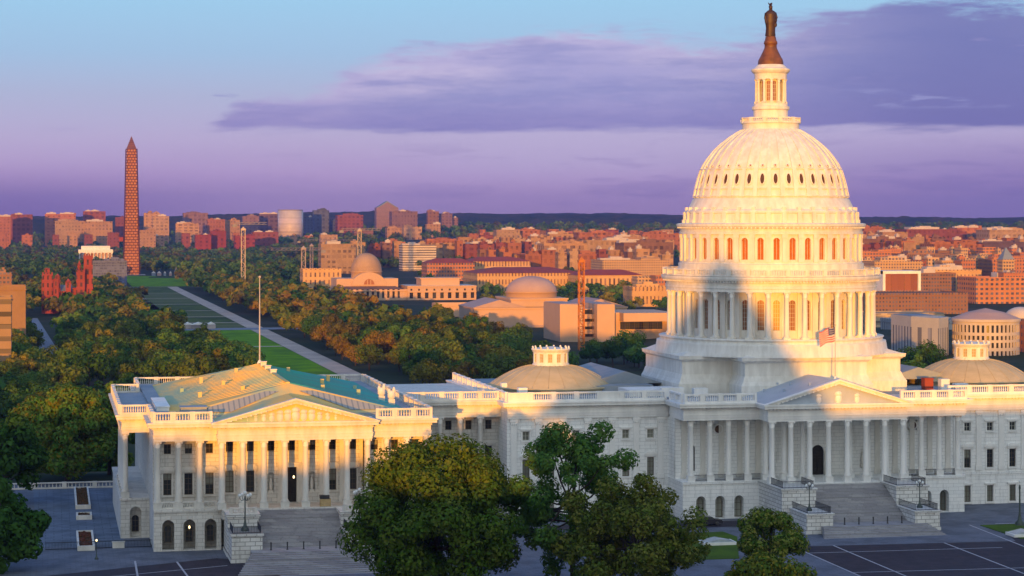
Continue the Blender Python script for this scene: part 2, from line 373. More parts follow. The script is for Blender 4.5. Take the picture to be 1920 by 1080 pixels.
LEAF = {'dark green': leafmat('dark_green_leaves', (.036, .105, .022), (.055, .125, .026)),
        'green': leafmat('green_leaves', (.085, .19, .035), (.12, .20, .035)),
        'olive': leafmat('olive_leaves', (.085, .145, .024), (.125, .16, .028)),
        'golden': leafmat('golden_leaves', (.22, .19, .022), (.16, .165, .026)),
        'orange': leafmat('orange_leaves', (.23, .145, .022), (.19, .15, .022)),
        'russet': leafmat('russet_leaves', (.12, .105, .03), (.09, .10, .03))}
M['bark'] = mat('tree_bark', (.06, .045, .035), (.035, .028, .022), 2, .9, bump=.5)

# ------------------------------------------------------------------ ground, hills, roads
def build_ground():
    xs = np.concatenate([np.linspace(-2500, -400, 12), np.linspace(-360, 900, 64), np.linspace(960, 6500, 24)])
    ys = np.concatenate([np.linspace(-1100, -260, 6), np.linspace(-240, 260, 26), np.linspace(290, 3000, 70), np.linspace(3100, 10200, 40)])
    nx = len(xs); vs = [(x, y, gz(x, y)) for y in ys for x in xs]
    fs = [(j * nx + i, j * nx + i + 1, (j + 1) * nx + i + 1, (j + 1) * nx + i) for j in range(len(ys) - 1) for i in range(nx - 1)]
    m, t, p = base_mat('ground_cover', .95, .1)
    n = t.noise(t.new('ShaderNodeTexCoord').outputs['Object'], .02, 8, .65)
    t.put(p.inputs['Base Color'], t.ramp(n, [(.3, (.02, .035, .014, 1)), (.5, (.035, .045, .02, 1)), (.62, (.06, .055, .035, 1)), (.75, (.05, .045, .04, 1))]))
    mb = MB(); mb.smooth = True; mb.idx(vs, fs); return tag(mb.build('ground', m), kind='structure')
build_ground()

def hills():
    rng = np.random.RandomState(5); mb = MB(); mb.smooth = False
    from mathutils import noise as mn
    m, t, p = base_mat('forest_on_far_hills', 1, 0)
    n = t.noise(t.new('ShaderNodeTexCoord').outputs['Object'], .012, 8, .7)
    t.put(p.inputs['Base Color'], t.ramp(n, [(.32, (.012, .022, .012, 1)), (.46, (.035, .05, .02, 1)), (.56, (.075, .06, .025, 1)), (.68, (.14, .075, .03, 1))]))
    xs = np.arange(-900, 5200, 22.0); ys = np.concatenate([np.arange(5600, 8300, 60.0), [8600, 9200, 10000]])
    vs = []
    for y in ys:
        for x in xs:
            px = proj(x, y, 0)[0]
            ridge = 74 + 16 * mn.noise((x / 700, y / 1500, 1.3)) + 9 * mn.noise((x / 240, y / 500, 7.1)) + 10 * sst(px, 600, 900) * (1 - sst(px, 1150, 1400))
            ridge += -14 * sst(px, 1300, 1600) + 22 * sst(px, 1850, 2100)
            h = ridge * sst(y, 5500, 7900 - 500 * mn.noise((x / 900, 0, 3)))
            h += 7 * mn.noise((x / 45, y / 60, 0)) + rng.rand() * 5
            vs.append((x, y, gz(x, y) * (1 - sst(y, 5600, 6500)) + h - 6))
    nx = len(xs)
    fs = [(j * nx + i, j * nx + i + 1, (j + 1) * nx + i + 1, (j + 1) * nx + i) for j in range(len(ys) - 1) for i in range(nx - 1)]
    mb.idx(vs, fs); tag(mb.build('hills', m), kind='structure')
hills()

def sheet(name, pts, z, mats, kind='structure', thick=None, drape=False):
    mb = MB()
    if drape:
        mb.face(*[(x, y, gz(x, y) + z) for x, y in pts])
    elif thick: mb.prism(pts, z - thick, z)
    else: mb.face(*[(x, y, z) for x, y in pts])
    return tag(mb.build(name, mats), kind=kind)
M['pave'] = stone('pale_plaza_paving', (.27, .29, .33), (.22, .24, .28), (.14, .15, .17), 1.2, 1.2, .3, .03)
def pave_flat(name, c, c2, cj, w, sc_noise=.2):
    m, t, p = base_mat(name, .8, .25)
    tcn = t.new('ShaderNodeTexCoord').outputs['Object']
    b = t.new('ShaderNodeTexBrick'); b.inputs['Color1'].default_value = c + (1,); b.inputs['Color2'].default_value = c2 + (1,); b.inputs['Mortar'].default_value = cj + (1,)
    b.inputs['Scale'].default_value = 1; b.inputs['Brick Width'].default_value = w; b.inputs['Row Height'].default_value = w * .6; b.inputs['Mortar Size'].default_value = w * .02
    t.put(b.inputs['Vector'], tcn)
    n = t.noise(tcn, sc_noise, 6, .65)
    t.put(p.inputs['Base Color'], t.mix(t.m('MULTIPLY', t.ss(n, .4, .66), .75), b.outputs[0], tuple(k * .55 for k in c2) + (1,)))
    return m
M['plaza'] = pave_flat('plaza_paving', (.145, .165, .21), (.12, .14, .18), (.075, .085, .11), 1.6)
M['asphalt'] = pave_flat('dark_asphalt', (.030, .028, .040), (.038, .034, .048), (.02, .02, .025), 3.5, .5)
M['terr'] = pave_flat('terrace_paving', (.145, .185, .25), (.12, .155, .21), (.05, .065, .09), 2.6)
M['line'] = mat('white_line_paint', (.42, .43, .48), (.33, .34, .38), 2)
M['lawn'] = mat('bright_lawn', (.15, .30, .004), (.075, .17, .01), .06, .95, .05)
M['lawn2'] = mat('plaza_grass', (.07, .13, .012), (.05, .09, .015), .25, .95, .1, bump=.3)
M['gravel'] = mat('gravel_path', (.52, .42, .34), (.38, .31, .26), .06, .95, .1)
M['road'] = mat('road_surface', (.20, .22, .26), (.16, .18, .22), .2, .9)
sheet('plaza', [(-260, -170), (160, -170), (160, -3), (-53, -3), (-53, 26), (-72, 26), (-72, -40), (-114, -40), (-114, 46), (-260, 46)], .012, M['plaza'])
# asphalt courts with white lines, kerbed lawns in front of the central steps
sheet('road', [(-17.2, -61.5), (19, -63), (24, -44.5), (60, -44.5), (60, -140), (-120, -140), (-120, -100), (-60, -96), (-17.2, -92)], .03, M['asphalt'])
sheet('asphalt_court', [(-30, -38.5), (-8.0, -38.5), (-8.0, -31), (-50, -31), (-50, -36)], .03, M['asphalt'])
sheet('driveway', [(-131, -66.5), (-105, -54.6), (-101.5, -56.5), (-96, -78), (-100, -99), (-135, -99)], .03, M['asphalt'])
def line(x0, y0, x1, y1, w=.28, z=.045):
    d = Vector((x1 - x0, y1 - y0, 0)).normalized(); n = Vector((-d.y, d.x, 0)) * w / 2
    sheet('road_line', [(x0 - n.x, y0 - n.y), (x1 - n.x, y1 - n.y), (x1 + n.x, y1 + n.y), (x0 + n.x, y0 + n.y)], z, M['line'])
for L in ((-10.7, -61.6, -10.9, -95), (7.2, -62.6, 6.2, -100), (-17.2, -66, -17.2, -92), (-17.2, -68.2, 14, -69), (-17, -86.8, 10, -88), (19.3, -44.6, 17.7, -69), (17.7, -69, 15, -95), (24, -44.4, 60, -44.4, .5),
          (-117, -55, -117.2, -72), (-121, -68.5, -104, -62), (-111, -57, -110, -75), (-40, -31.2, -8, -31.2)): line(*L)
sheet('plaza_lawn', [(-36, -71), (-29, -71), (-22.5, -50), (-23, -44), (-36, -46)], .12, M['lawn2'], thick=.11)
sheet('kerbed_lawn', [(20.8, -61), (60, -66), (60, -45.6), (20.8, -45.6)], .12, M['lawn2'], thick=.11)

# the Mall: lawn panels, gravel walks and cross roads on the low ground west of the hill
def mall(x, y): return x - .006 * (y - 627)          # axis drifts with distance
def strip(name, xa, xb, ya, yb, z, mt):
    n = max(1, int((yb - ya) / 60)); mb = MB()
    for k in range(n):
        a, b = ya + (yb - ya) * k / n, ya + (yb - ya) * (k + 1) / n
        mb.face(*[(mall(x, y), y, gz(mall(x, y), y) + z) for x, y in ((xa, a), (xb, a), (xb, b), (xa, b))])
    return tag(mb.build(name, mt), kind='structure')
M['lawn_d'] = mat('worn_lawn', (.11, .14, .035), (.04, .065, .02), .03, .95, .05)
M['lawn_s'] = mat('striped_lawn', (.17, .17, .07), (.04, .075, .02), .06, .95, .05, stretch=(.03, 1, 1))
strip('gravel_path', -5, 5.5, 520, 1900, .3, M['gravel'])
strip('mall_lawn', -48, -5.3, 520, 800, .3, M['lawn'])
strip('mall_lawn', -48, -5.3, 806, 985, .3, M['lawn'])
strip('mall_road', -70, 70, 986, 1012, .35, M['road'])
strip('mall_path', -48, -5.3, 800, 806, .33, M['gravel'])
ya = 1014
for k, (yb, mt) in enumerate(((1090, 'lawn_s'), (1180, 'lawn_d'), (1290, 'lawn_s'), (1420, 'lawn_d'), (1560, 'lawn_s'), (1700, 'lawn_s'), (1900, 'lawn_d'))):
    strip('mall_lawn', -50, -5.3, ya, yb - 5, .3, M[mt]); strip('mall_path', -50, -5.3, yb - 5, yb, .33, M['gravel']); ya = yb
strip('mall_path', -50, -43, 1014, 1850, .3, M['gravel'])
strip('mall_lawn', -40, 60, 1910, 2180, .3, M['lawn'])
sheet('street', [(-134, 640), (-121, 640), (-139, 1180), (-148, 1180)], .4, M['road'], drape=True)
sheet('lower_street', [(-160, 395), (-110, 395), (-110, 412), (-160, 412)], .4, M['road'], drape=True)
sheet('lower_lawn', [(-170, 413), (-100, 413), (-100, 470), (-170, 470)], .4, M['lawn2'], drape=True)

# ------------------------------------------------------------------ the domed building
cap = thing('capitol_building', 'huge white domed building with columned wing, stairs and porticoes', 'building')
Z0, ZB, ZC, ZE, ZBAL = 0.0, 6.4, 16.7, 19.6, 21.2       # ground, main floor, column top, cornice top, balustrade top

def column_mesh(h, r, mats, plinth=1.0, n=16, name='column'):
    mb = MB(); b = r * 1.38
    mb.box(-b, b, -b, b, 0, plinth)
    mb.box(-b * 1.06, b * 1.06, -b * 1.06, b * 1.06, plinth - .14, plinth)
    z = plinth; H = h - plinth; ch = r * 2.3
    mb.lathe([(r * 1.32, z), (r * 1.34, z + r * .25), (r * 1.12, z + r * .38), (r * 1.2, z + r * .55), (r * 1.02, z + r * .7), (r, z + r * .9), (r * .99, z + H * .35), (r * .86, h - ch),
              (r * .95, h - ch + .05), (r * .9, h - ch * .92), (r * 1.02, h - ch * .62), (r * .98, h - ch * .58), (r * 1.14, h - ch * .3), (r * 1.1, h - ch * .27), (r * 1.36, h - ch * .12)], n)
    mb.box(-r * 1.3, r * 1.3, -r * 1.3, r * 1.3, h - ch * .12, h)
    for sx in (-1, 1):
        for sy in (-1, 1):
            mb.ball((sx * r * 1.05, sy * r * 1.05, h - ch * .25), (r * .3, r * .3, r * .3), 6, 4)
    return mb.mesh(name, mats)

def window_mesh(w, h, kind='sash', hood=None, depth=.45, mats=None, arch=False, bars=(2, 4), name='window', half=0):
    """pane set back in its opening, sash bars, sill and (hooded) pediment in front of the wall"""
    mb = MB(); r = w / 2; sp = h - r if arch else h
    y = depth - .06
    if arch:
        P = [(-r, 0), (r, 0)] + [(r * cos(pi * k / 10), sp + r * sin(pi * k / 10)) for k in range(11)]
        mb.face(*[(px_, y, pz) for px_, pz in P], m=1)
    else: mb.face((-r, y, 0), (r, y, 0), (r, y, h), (-r, y, h), m=1)
    if half: mb.face((-r, y - .012, h * (1 - half)), (r, y - .012, h * (1 - half)), (r, y - .012, h), (-r, y - .012, h), m=3)
    t = .09
    mb.box(-r, -r + t, y - .08, y - .01, 0, sp, 0); mb.box(r - t, r, y - .08, y - .01, 0, sp, 0)
    mb.box(-r + t, r - t, y - .08, y - .01, 0, t, 0)
    if not arch: mb.box(-r + t, r - t, y - .08, y - .01, h - t, h, 0)
    for k in range(1, bars[0]):
        x = -r + w * k / bars[0]; mb.box(x - .03, x + .03, y - .07, y - .015, t, sp + (r * .9 if arch else -t), 0)
    for k in range(1, bars[1]):
        z = h * k / bars[1]
        if z < sp: mb.box(-r + t, r - t, y - .065, y - .02, z - .03, z + .03, 0)
    if hood is not None:
        mb.box(-r - .28, r + .28, -.22, .02, -.3, -.02, 2)
        mb.box(-r - .26, -r - .02, -.12, .02, 0, h + .15, 2); mb.box(r + .02, r + .26, -.12, .02, 0, h + .15, 2)
        mb.box(-r - .45, r + .45, -.3, .02, h + .2, h + .5, 2)
        if hood == 'arc':
            P = [(-r - .5, h + .5)] + [(-(r + .5) * cos(pi * k / 10), h + .52 + .55 * sin(pi * k / 10)) for k in range(11)][1:-1] + [(r + .5, h + .5)]
            mb.prism_y([(a, b) for a, b in P][::-1], -.42, .02, 2)
        elif hood == 'tri': mb.prism_y([(-r - .5, h + .5), (r + .5, h + .5), (0, h + 1.1)], -.42, .02, 2)
    return mb.mesh(name, list(mats or [M['bars'], M['glass'], M['trim']]) + [M['blind']])

def entab(mb, x0, x1, y0, y1, z0=ZC, z1=ZE, k=1.0, dent=True, ends=(1, 1), back=False):
    """architrave, frieze, dentils and cornice round a box (x0..x1, y0..y1), front at y0"""
    h = z1 - z0; e0, e1 = ends; bk = 1 if back else 0
    def lay(za, zb, o): mb.box(x0 - o * e0, x1 + o * e1, y0 - o, y1 + o * bk, z0 + h * za, z0 + h * zb)
    lay(0, .14, .0); lay(.14, .30, .08 * k); lay(.30, .34, .16 * k); lay(.34, .62, .02); lay(.62, .67, .2 * k); lay(.67, .75, .14 * k); lay(.75, .90, .85 * k); lay(.90, 1, 1.0 * k)
    if dent:
        n = int((x1 - x0) / .62)
        for i in range(n):
            x = x0 + (i + .5) * (x1 - x0) / n
            mb.box(x - .17, x + .17, y0 - .5 * k, y0 - .13 * k, z0 + h * .672, z0 + h * .748)
        if e0:
            n = int((y1 - y0) / .62)
            for i in range(n):
                y = y0 + (i + .5) * (y1 - y0) / n
                mb.box(x0 - .5 * k, x0 - .13 * k, y - .17, y + .17, z0 + h * .672, z0 + h * .748)

def balus(mb, p, q, z0=ZE, z1=ZBAL, step=3.2, t=.22, sp=.36, solid=()):
    """stone balustrade from p to q: pedestals, rail, base and turned balusters"""
    p, q = Vector((*p, 0)), Vector((*q, 0)); d = q - p; L = d.length; d.normalize(); nrm = Vector((-d.y, d.x, 0))
    def bx(a, b, w, za, zb):
        c = [p + d * a - nrm * w, p + d * b - nrm * w, p + d * b + nrm * w, p + d * a + nrm * w]
        mb.prism([(k.x, k.y) for k in c], za, zb)
    h = z1 - z0
    bx(0, L, t * 1.15, z0, z0 + h * .24); bx(0, L, t * 1.1, z1 - h * .17, z1)
    n = max(1, round(L / step)); pw = .42
    for i in range(n + 1):
        a = L * i / n; bx(max(-.025, a - pw), min(L + .025, a + pw), t * 1.3, z0 + .003, z1 + .04)
        if i < n:
            m = int((L / n - 2 * pw) / sp); a0 = a + pw
            if i in solid: bx(a0, a0 + L / n - 2 * pw, t * .9, z0 + h * .24, z1 - h * .17); continue
            for j in range(m):
                c = p + d * (a0 + (j + .5) * (L / n - 2 * pw) / m)
                zm = z0 + h * .24; hh = h * .59
                mb.lathe([(.07, zm), (.13, zm + hh * .35), (.06, zm + hh * .75), (.1, zm + hh)], 6, c.x, c.y, cap=False)

M['field'] = mat('shade_dark_tympanum', (.20, .135, .075), (.14, .10, .06), .8)  # recess shade put into the stone colour so the carved figures stand out
def figure(mb, x, y, z, h, rng, m=None):
    """small carved standing or seated figure of a relief"""
    w = h * .25
    mb.ball((x, y, z + h * .33), (w * 1.15, w * .9, h * .36), 7, 5, m); mb.ball((x, y, z + h * .66), (w * 1.2, w * .9, h * .2), 7, 5, m)
    mb.ball((x, y - .02, z + h * .91), (h * .085, h * .085, h * .1), 6, 4, m)
    s = rng.choice((-1, 1)); mb.tube([(x + s * w, y, z + h * .74), (x + s * w * 2.0, y - .12, z + h * (.5 + .35 * rng.random()))], h * .05, 5, m)

def pediment(parent, xc, half, y0, y1, z0, apex, mats, seed, relief='figures'):
    """triangular gable with raking cornice, recessed field and carved figures"""
    mb = MB(); dh = apex - z0
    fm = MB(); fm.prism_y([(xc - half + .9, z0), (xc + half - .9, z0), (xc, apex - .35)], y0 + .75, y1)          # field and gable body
    for s in (-1, 1):
        e = xc + s * (half + .35)
        a = [(e, z0 - .02), (e - s * 1.6, z0 - .02), (xc, apex - .42), (xc, apex + .22)]
        mb.prism_y(a if s > 0 else a[::-1], y0 - .18, y0 + .62)
        b = [(e + s * .35, z0 + .06), (e, z0 - .02), (xc, apex + .18), (xc, apex + .5)]
        b = [(e + s * .4, z0 + .02), (e + s * .1, z0 - .02), (xc, apex + .1), (xc, apex + .42)]
        mb.prism_y(b if s > 0 else b[::-1], y0 - .55, y0 + .64)
        n = int(half / .75)
        for i in range(1, n):
            f = i / n; x = xc + s * half * (1 - f); z = z0 + dh * f - .42
            mb.box(x - .15, x + .15, y0 - .5, y0 - .15, z + .02, z + .24)
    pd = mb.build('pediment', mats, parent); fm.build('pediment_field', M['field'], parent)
    rng = random.Random(seed); rb = MB()
    if relief == 'figures':
        n = 17
        for i in range(n):
            f = (i - (n - 1) / 2) / ((n - 1) / 2); hh = (dh - .45) * (1 - abs(f) * .80) * (.86 + .14 * rng.random())
            figure(rb, xc + f * (half - 2.4), y0 + .3, z0 + .03, max(.5, hh), rng)
        for i in range(26): rb.ball((xc + rng.uniform(-.82, .82) * half, y0 + .42, z0 + .2 + .25 * rng.random()), (.42, .25, .3), 6, 4)
    else:
        for f, hh in ((0, .74), (-.28, .6), (.27, .6), (.46, .3), (-.45, .3)): figure(rb, xc + f * half, y0 + .42, z0 + .03, (dh - .4) * hh, rng)
    return pd, rb.build('carved_relief', mats, parent)

# -- the wing at the south end (left in the photograph)
wing = MB(); XW, SP = -92.5, 3.2; XL, XR = -113.9, -71.2
FY = lambda Y: (lambda uu, w, z: (uu, Y + w, z))
side = [k for k in range(-6, 7) if abs(k) >= 4]; mid = range(-3, 4)
ops = []
for k in side:
    x = XW + SP * k
    ops += [(x - .62, x + .62, 8.2, 11.5), (x - .55, x + .55, 14.5, 16.05)]
for lo_, hi_ in ((XL, XW - 11.2), (XW + 11.2, XR)):
    wing.facade(FY(-43.6), lo_, hi_, ZB, ZC, [o for o in ops if lo_ < o[0] < hi_])
    wing.facade(FY(-46.3), lo_, hi_, 0, ZB - .5, [(XW + SP * k - .92, XW + SP * k + .92, .15, 4.75, True) for k in side if lo_ < XW + SP * k < hi_], 1.1)
    wing.box(lo_ - .02, hi_ + .02, -46.5, -43.62, ZB - .5, ZB - .06)
    for k in side:                                           # piers and string course of the basement
        if lo_ < XW + SP * k < hi_: wing.box(XW + SP * k - .3, XW + SP * k + .3, -46.42, -46.3, 4.8, 5.3)
    wing.box(lo_, hi_, -46.36, -46.3, .0, .14)
cops = []
for k in mid:
    x = XW + SP * k
    if k == 0: cops.append((x - .8, x + .8, ZB + .05, 11.9))
    elif abs(k) == 1: cops.append((x - .5, x + .5, 8.0, 11.2, True))
    else: cops.append((x - .62, x + .62, 8.2, 11.5))
    cops.append((x - .55, x + .55, 14.5, 16.05))
wing.facade(FY(-42.0), XW - 11.2, XW + 11.2, ZB, ZC, cops)
wing.box(XW - 11.2, XW + 11.2, -48.7, -42.02, 4.9, ZB)           # portico floor
for s in (-1, 1):
    x = XW + s * 11.2; wing.box(min(x, x + s * .03), max(x, x + s * .03), -43.6, -41.9, ZB, ZC)
wing.box(XL + .004, XR - .004, -43.0 + 1.6, 29, 0, ZE - .01)       # mass of the wing
wing.box(XL + .002, XW - 11.2, -43.1, -41.3, 0, ZC); wing.box(XW + 11.2, XR - .002, -43.1, -41.3, 0, ZC)
wing.box(XL, XL + .5, -46.25, -43.1, 0, ZB - .52); wing.box(XR - .5, XR, -46.25, -43.1, 0, ZB - .52)
wing.box(XL + .05, XR - .05, -45.1, -43.15, 0, .12)
# south face with its projecting colonnade
def FX(X): return lambda uu, w, z: (X + w, uu, z)
sx0, sx1 = -118.4, XL
wing.facade(lambda uu, w, z: (uu, -31.2 + w, z), sx0, sx1 - .01, 0, ZB - .4, [(-116.95, -115.15, .15, 5.0, True)], 1.4)
wing.box(sx0 + .003, sx1 - .01, -29.7, 14, 0, ZB - .4)
wing.box(sx0, sx0 + .4, -31.19, -29.7, 0, ZB - .41); wing.box(sx1 - .4, sx1 - .012, -31.19, -29.7, 0, ZB - .41)
wing.box(sx0 - .15, sx1 - .01, -31.4, 14, ZB - .4, ZB - .02)
w_ = wing.build('wing', [M['marble']], cap)

e = MB()
entab(e, XL, XW - 11.8, -46.2, -41.2, ends=(1, 0)); entab(e, XW + 11.8, XR, -46.2, -41.2, ends=(0, 1))
entab(e, XW - 11.85, XW + 11.85, -48.0, -41.2, z1=ZE - .004, ends=(1, 1))
entab(e, XL + .01, XR - .01, -41.2, 29.4, z1=ZE - .008, dent=False, back=True)
entab(e, sx0 + .2, XL, -30.9, 13, z1=ZE - .012, ends=(1, 0))
e.build('entablature', M['mtrim'], w_)
b_ = MB()
balus(b_, (XL - .1, -46.6), (XW - 12.6, -46.6)); balus(b_, (XW + 12.6, -46.6), (XR + .1, -46.6))
balus(b_, (XL - .1, -45.5), (XL - .1, -32.4), step=5); balus(b_, (sx0 - .1, -31.6), (XL - .1, -31.6), step=4.2); balus(b_, (sx0 - .1, -30.5), (sx0 - .1, 12), step=4)
balus(b_, (XR + .1, -45.5), (XR + .1, 28.2), step=5); balus(b_, (sx0 - .1, 13), (XL, 13), step=4); balus(b_, (XL, 14), (XL, 28.2), step=4); balus(b_, (XL, 29.3), (XR, 29.3), step=4)
b_.build('balustrade', M['mtrim'], w_)
lb = MB()
for lo_, hi_ in ((XL, XW - 11.6), (XW + 11.6, XR)): balus(lb, (lo_ + .2, -45.6), (hi_ - .2, -45.6), ZB - .05, ZB + 1.05)
lb.build('low_balustrade', M['mtrim'], w_)
cw = column_mesh(ZC - ZB + .1, .47, M['mtrim'])
cs = column_mesh(ZC - ZB + .05, .47, M['mtrim'], 1.0)
for i in range(8): put('column', cw, w_, (XW + (i - 3.5) * SP, -47.3, ZB - .1 + .1 - .1))
for i in range(14):
    if abs(i - 6.5) > 4: put('column', cs, w_, (XW + (i - 6.5) * SP, -45.5, ZB - .05))
for y in (-30.4, -26.6, -22.8, -19, -15, -11, -7): put('column', cs, w_, (sx0 + .75, y, ZB - .05))
pil = MB(); pil.box(-.45, .45, -.14, .05, 0, 9.3); pil.box(-.58, .58, -.2, .05, 0, .9); pil.box(-.5, .5, -.2, .05, 9.3, 10.3); pil.box(-.62, .62, -.28, .05, 10.0, 10.3)
pm = pil.mesh('pilaster', M['mtrim'])
for i in range(14):
    x = XW + (i - 6.5) * SP
    put('pilaster', pm, w_, (x + (.0), -42.0 if abs(i - 6.5) < 4 else -43.6, ZB))
WM = {'h': window_mesh(1.24, 3.3, hood='arc', mats=[M['bars'], M['glass'], M['mtrim']]), 'hb': window_mesh(1.24, 3.3, hood='arc', mats=[M['bars'], M['blind'], M['mtrim']]),
      'hh': window_mesh(1.24, 3.3, hood='arc', half=.55, mats=[M['bars'], M['glass'], M['mtrim']]), 'hq': window_mesh(1.24, 3.3, hood='arc', half=.3, mats=[M['bars'], M['glass'], M['mtrim']]),
      'u': window_mesh(1.1, 1.55, bars=(2, 2), mats=[M['bars'], M['glass'], M['mtrim']]), 'uh': window_mesh(1.1, 1.55, bars=(2, 2), half=.5, mats=[M['bars'], M['glass'], M['mtrim']])}
for k in range(-6, 7):
    x = XW + SP * k; y = -43.6 if abs(k) >= 4 else -42.0
    put('upper_window', WM['uh' if k in (-5, 1, 4) else 'u'], w_, (x, y, 14.5))
    if abs(k) >= 2: put('window', WM[{-4: 'hh', -3: 'hb', 5: 'hb', 2: 'hh', -6: 'hq', 6: 'hq', 3: 'h'}.get(k, 'h')], w_, (x, y, 8.2))
def door_mesh(w, h, arch, depth=.5):
    mb = MB(); r = w / 2; sp = h - r if arch else h
    P = [(-r, 0), (r, 0)] + ([(r * cos(pi * k / 12), sp + r * sin(pi * k / 12)) for k in range(13)] if arch else [(r, h), (-r, h)])
    mb.face(*[(a, depth - .05, b) for a, b in P], m=0)
    for x in (-r * .5, r * .5):
        for z in range(4): mb.box(x - r * .36, x + r * .36, depth - .12, depth - .06, .25 + z * sp * .24, .25 + z * sp * .24 + sp * .19, 0)
    mb.box(-.05, .05, depth - .14, depth - .06, 0, sp, 0)
    mb.box(-r - .35, -r, -.15, .03, 0, sp, 1); mb.box(r, r + .35, -.15, .03, 0, sp, 1)
    if not arch: mb.box(-r - .5, r + .5, -.35, .03, h, h + .45, 1); mb.box(-r - .7, r + .7, -.5, .03, h + .45, h + .7, 1)
    return mb.mesh('door', [M['door'], M['mtrim']])
dr = put('door', door_mesh(1.6, 5.5, False), w_, (XW, -42.0, ZB + .05))
lm = MB(); lm.lathe([(.02, 0), (.13, .1), (.15, .3), (.1, .42), (.02, .5)], 8)
lant = put('hanging_lantern', lm.mesh('hanging_lantern', M['lampglass']), w_, (XW + .1, -44.4, 10.4))
nm_ = MB(); nm_.facade(lambda uu, w, z: (uu, w, z), -.5, .5, 0, 3.2, [], .4); nm_ = MB(); nm_.ball((0, .3, 1.2), (.28, .2, 1.1), 8, 6); nm_.box(-.4, .4, .05, .45, 0, .35); nm_.ball((0, .28, 2.45), (.16, .16, .2), 8, 5)
sm_ = nm_.mesh('niche_statue', M['mtrim'])
for k in (-1, 1): put('niche_statue', sm_, w_, (XW + SP * k, -42.0, 8.0))
am = MB(); am.box(-.95, .95, 1.0, 1.1, 0, 4.7)
iw = am.mesh('arch_recess', M['marble'])
bw = window_mesh(1.1, 2.6, bars=(2, 3), depth=.4, arch=True, mats=[M['bars'], M['glass'], M['mtrim']])
for k in side: put('basement_window', bw, w_, (XW + SP * k, -45.52, 1.2))
put('basement_window', bw, w_, (-116.05, -30.2, .9))
for k, yy in ((-5, -45.9),): put('hanging_lantern', lm.mesh('hanging_lantern', M['lampglass']), w_, (XW + SP * k, yy, 3.3))
pediment(w_, XW, 12.2, -48.4, -34.0, ZE - .06, 22.75, M['mtrim'], 4)

rf = MB()                                                        # low hipped copper roof, ridge running east-west
xe0, xe1, ye0, ye1, zr, za = XL + 3, XR - 2.2, -40.0, 26.0, 20.0, 24.2
r0, r1 = (XW + .6, -31.0, za), (XW + .6, 18.0, za)
rf.face((xe0, ye1, zr), (xe0, ye0, zr), r0, r1, m=0); rf.face((xe1, ye0, zr), (xe1, ye1, zr), r1, r0, m=1)
rf.face((xe1, ye1, zr), (xe0, ye1, zr), r1, m=0); rf.face((xe0, ye0, zr), (xe1, ye0, zr), r0, m=0)
for i in range(20):                                               # standing seams, pipes and hatches on the slopes
    y = ye0 + 9.4 + (48.0 / 19) * i
    for xe, m_, sg in ((xe0, 0, 1), (xe1, 1, -1)):
        f_ = (y - r0[1]) / (r1[1] - r0[1]); xa_ = xe + sg * .3
        rf.face((xa_, y - .08, zr + .06), (xa_, y + .08, zr + .06), (r0[0] - sg * .3, y + .08, za + .06), (r0[0] - sg * .3, y - .08, za + .06), m=m_); rf.face((xa_, y - .08, zr - .1), (xa_, y - .08, zr + .06), (r0[0] - sg * .3, y - .08, za + .06), (r0[0] - sg * .3, y - .08, za - .1), m=m_)
for fx_, y, h_ in ((.3, -20, .9), (.55, -8, .8), (.4, 6, 1.1), (.75, 12, .7), (.2, -2, .6), (.65, -24, .6)):
    for xe in (xe0, xe1):
        x = xe + (r0[0] - xe) * fx_; z = zr + (za - zr) * fx_; rf.box(x - .3, x + .3, y - .3, y + .3, z - .2, z + h_, 2)
rf.box(r0[0] - .3, r0[0] + .3, r0[1], r1[1], za - .06, za + .16, 0)
rf.prism_y([(XW - 12.3, ZE - .05), (XW + 12.3, ZE - .05), (XW, 22.9)], -48.3, -36.0, 2)     # portico roof
rf.box(XL + .6, XR - .6, -41, 28.6, ZE + .02, zr - .02, 3)
rf.box(sx0 + .5, XL + .6, -30.8, 12.6, ZE - .02, ZE + .1, 3); rf.box(XL + .7, XW - 12.6, -45.9, -41, ZE + .01, ZE + .1, 3); rf.box(XW + 12.6, XR - .7, -45.9, -41, ZE + .01, ZE + .1, 3)
rng = random.Random(3)
rf.build('roof', [M['copper'], M['tealroof'], M['copper'], M['greyroof']], w_)
sk = MB()                                                         # ribbed skylights on the hip end
def hip(f, g): # f along eave -1..1, g up 0..1 on the east hip plane, lifted a little
    ex = (xe0 + xe1) / 2 + f * (xe1 - xe0) / 2 * (1 - g) + (r0[0] - (xe0 + xe1) / 2) * g
    return (ex, ye0 + (r0[1] - ye0) * g, zr + (za - zr) * g + .12)
for s in (-1, 1):
    P = [hip(s * .92, .08), hip(s * .55, .08), hip(s * .3, .72), hip(s * .72, .72)]
    sk.face(*(P if s < 0 else P[::-1]))
sk.build('skylight', M['skyl'], w_)
def roofbox(x0, x1, y0, y1, z0, z1, mt, name='roof_hatch', par=None):
    mb = MB(); mb.box(x0, x1, y0, y1, z0, z1 - .12); mb.box(x0 - .12, x1 + .12, y0 - .12, y1 + .12, z1 - .12, z1); return mb.build(name, mt, par or w_)
roofbox(XL + 4.5, XL + 8.5, -39.2, -36.0, zr, 21.3, M['greyroof']); roofbox(XL + 1.2, XL + 3.2, -30, -12, zr - .2, 20.7, M['trim'], 'roof_vent')
for yy, hh in ((-8, .7), (2, .7), (10, .9)): roofbox(XW + .1, XW + 1.1, yy, yy + 1.0, za, za + hh, M['mtrim'], 'ridge_vent')
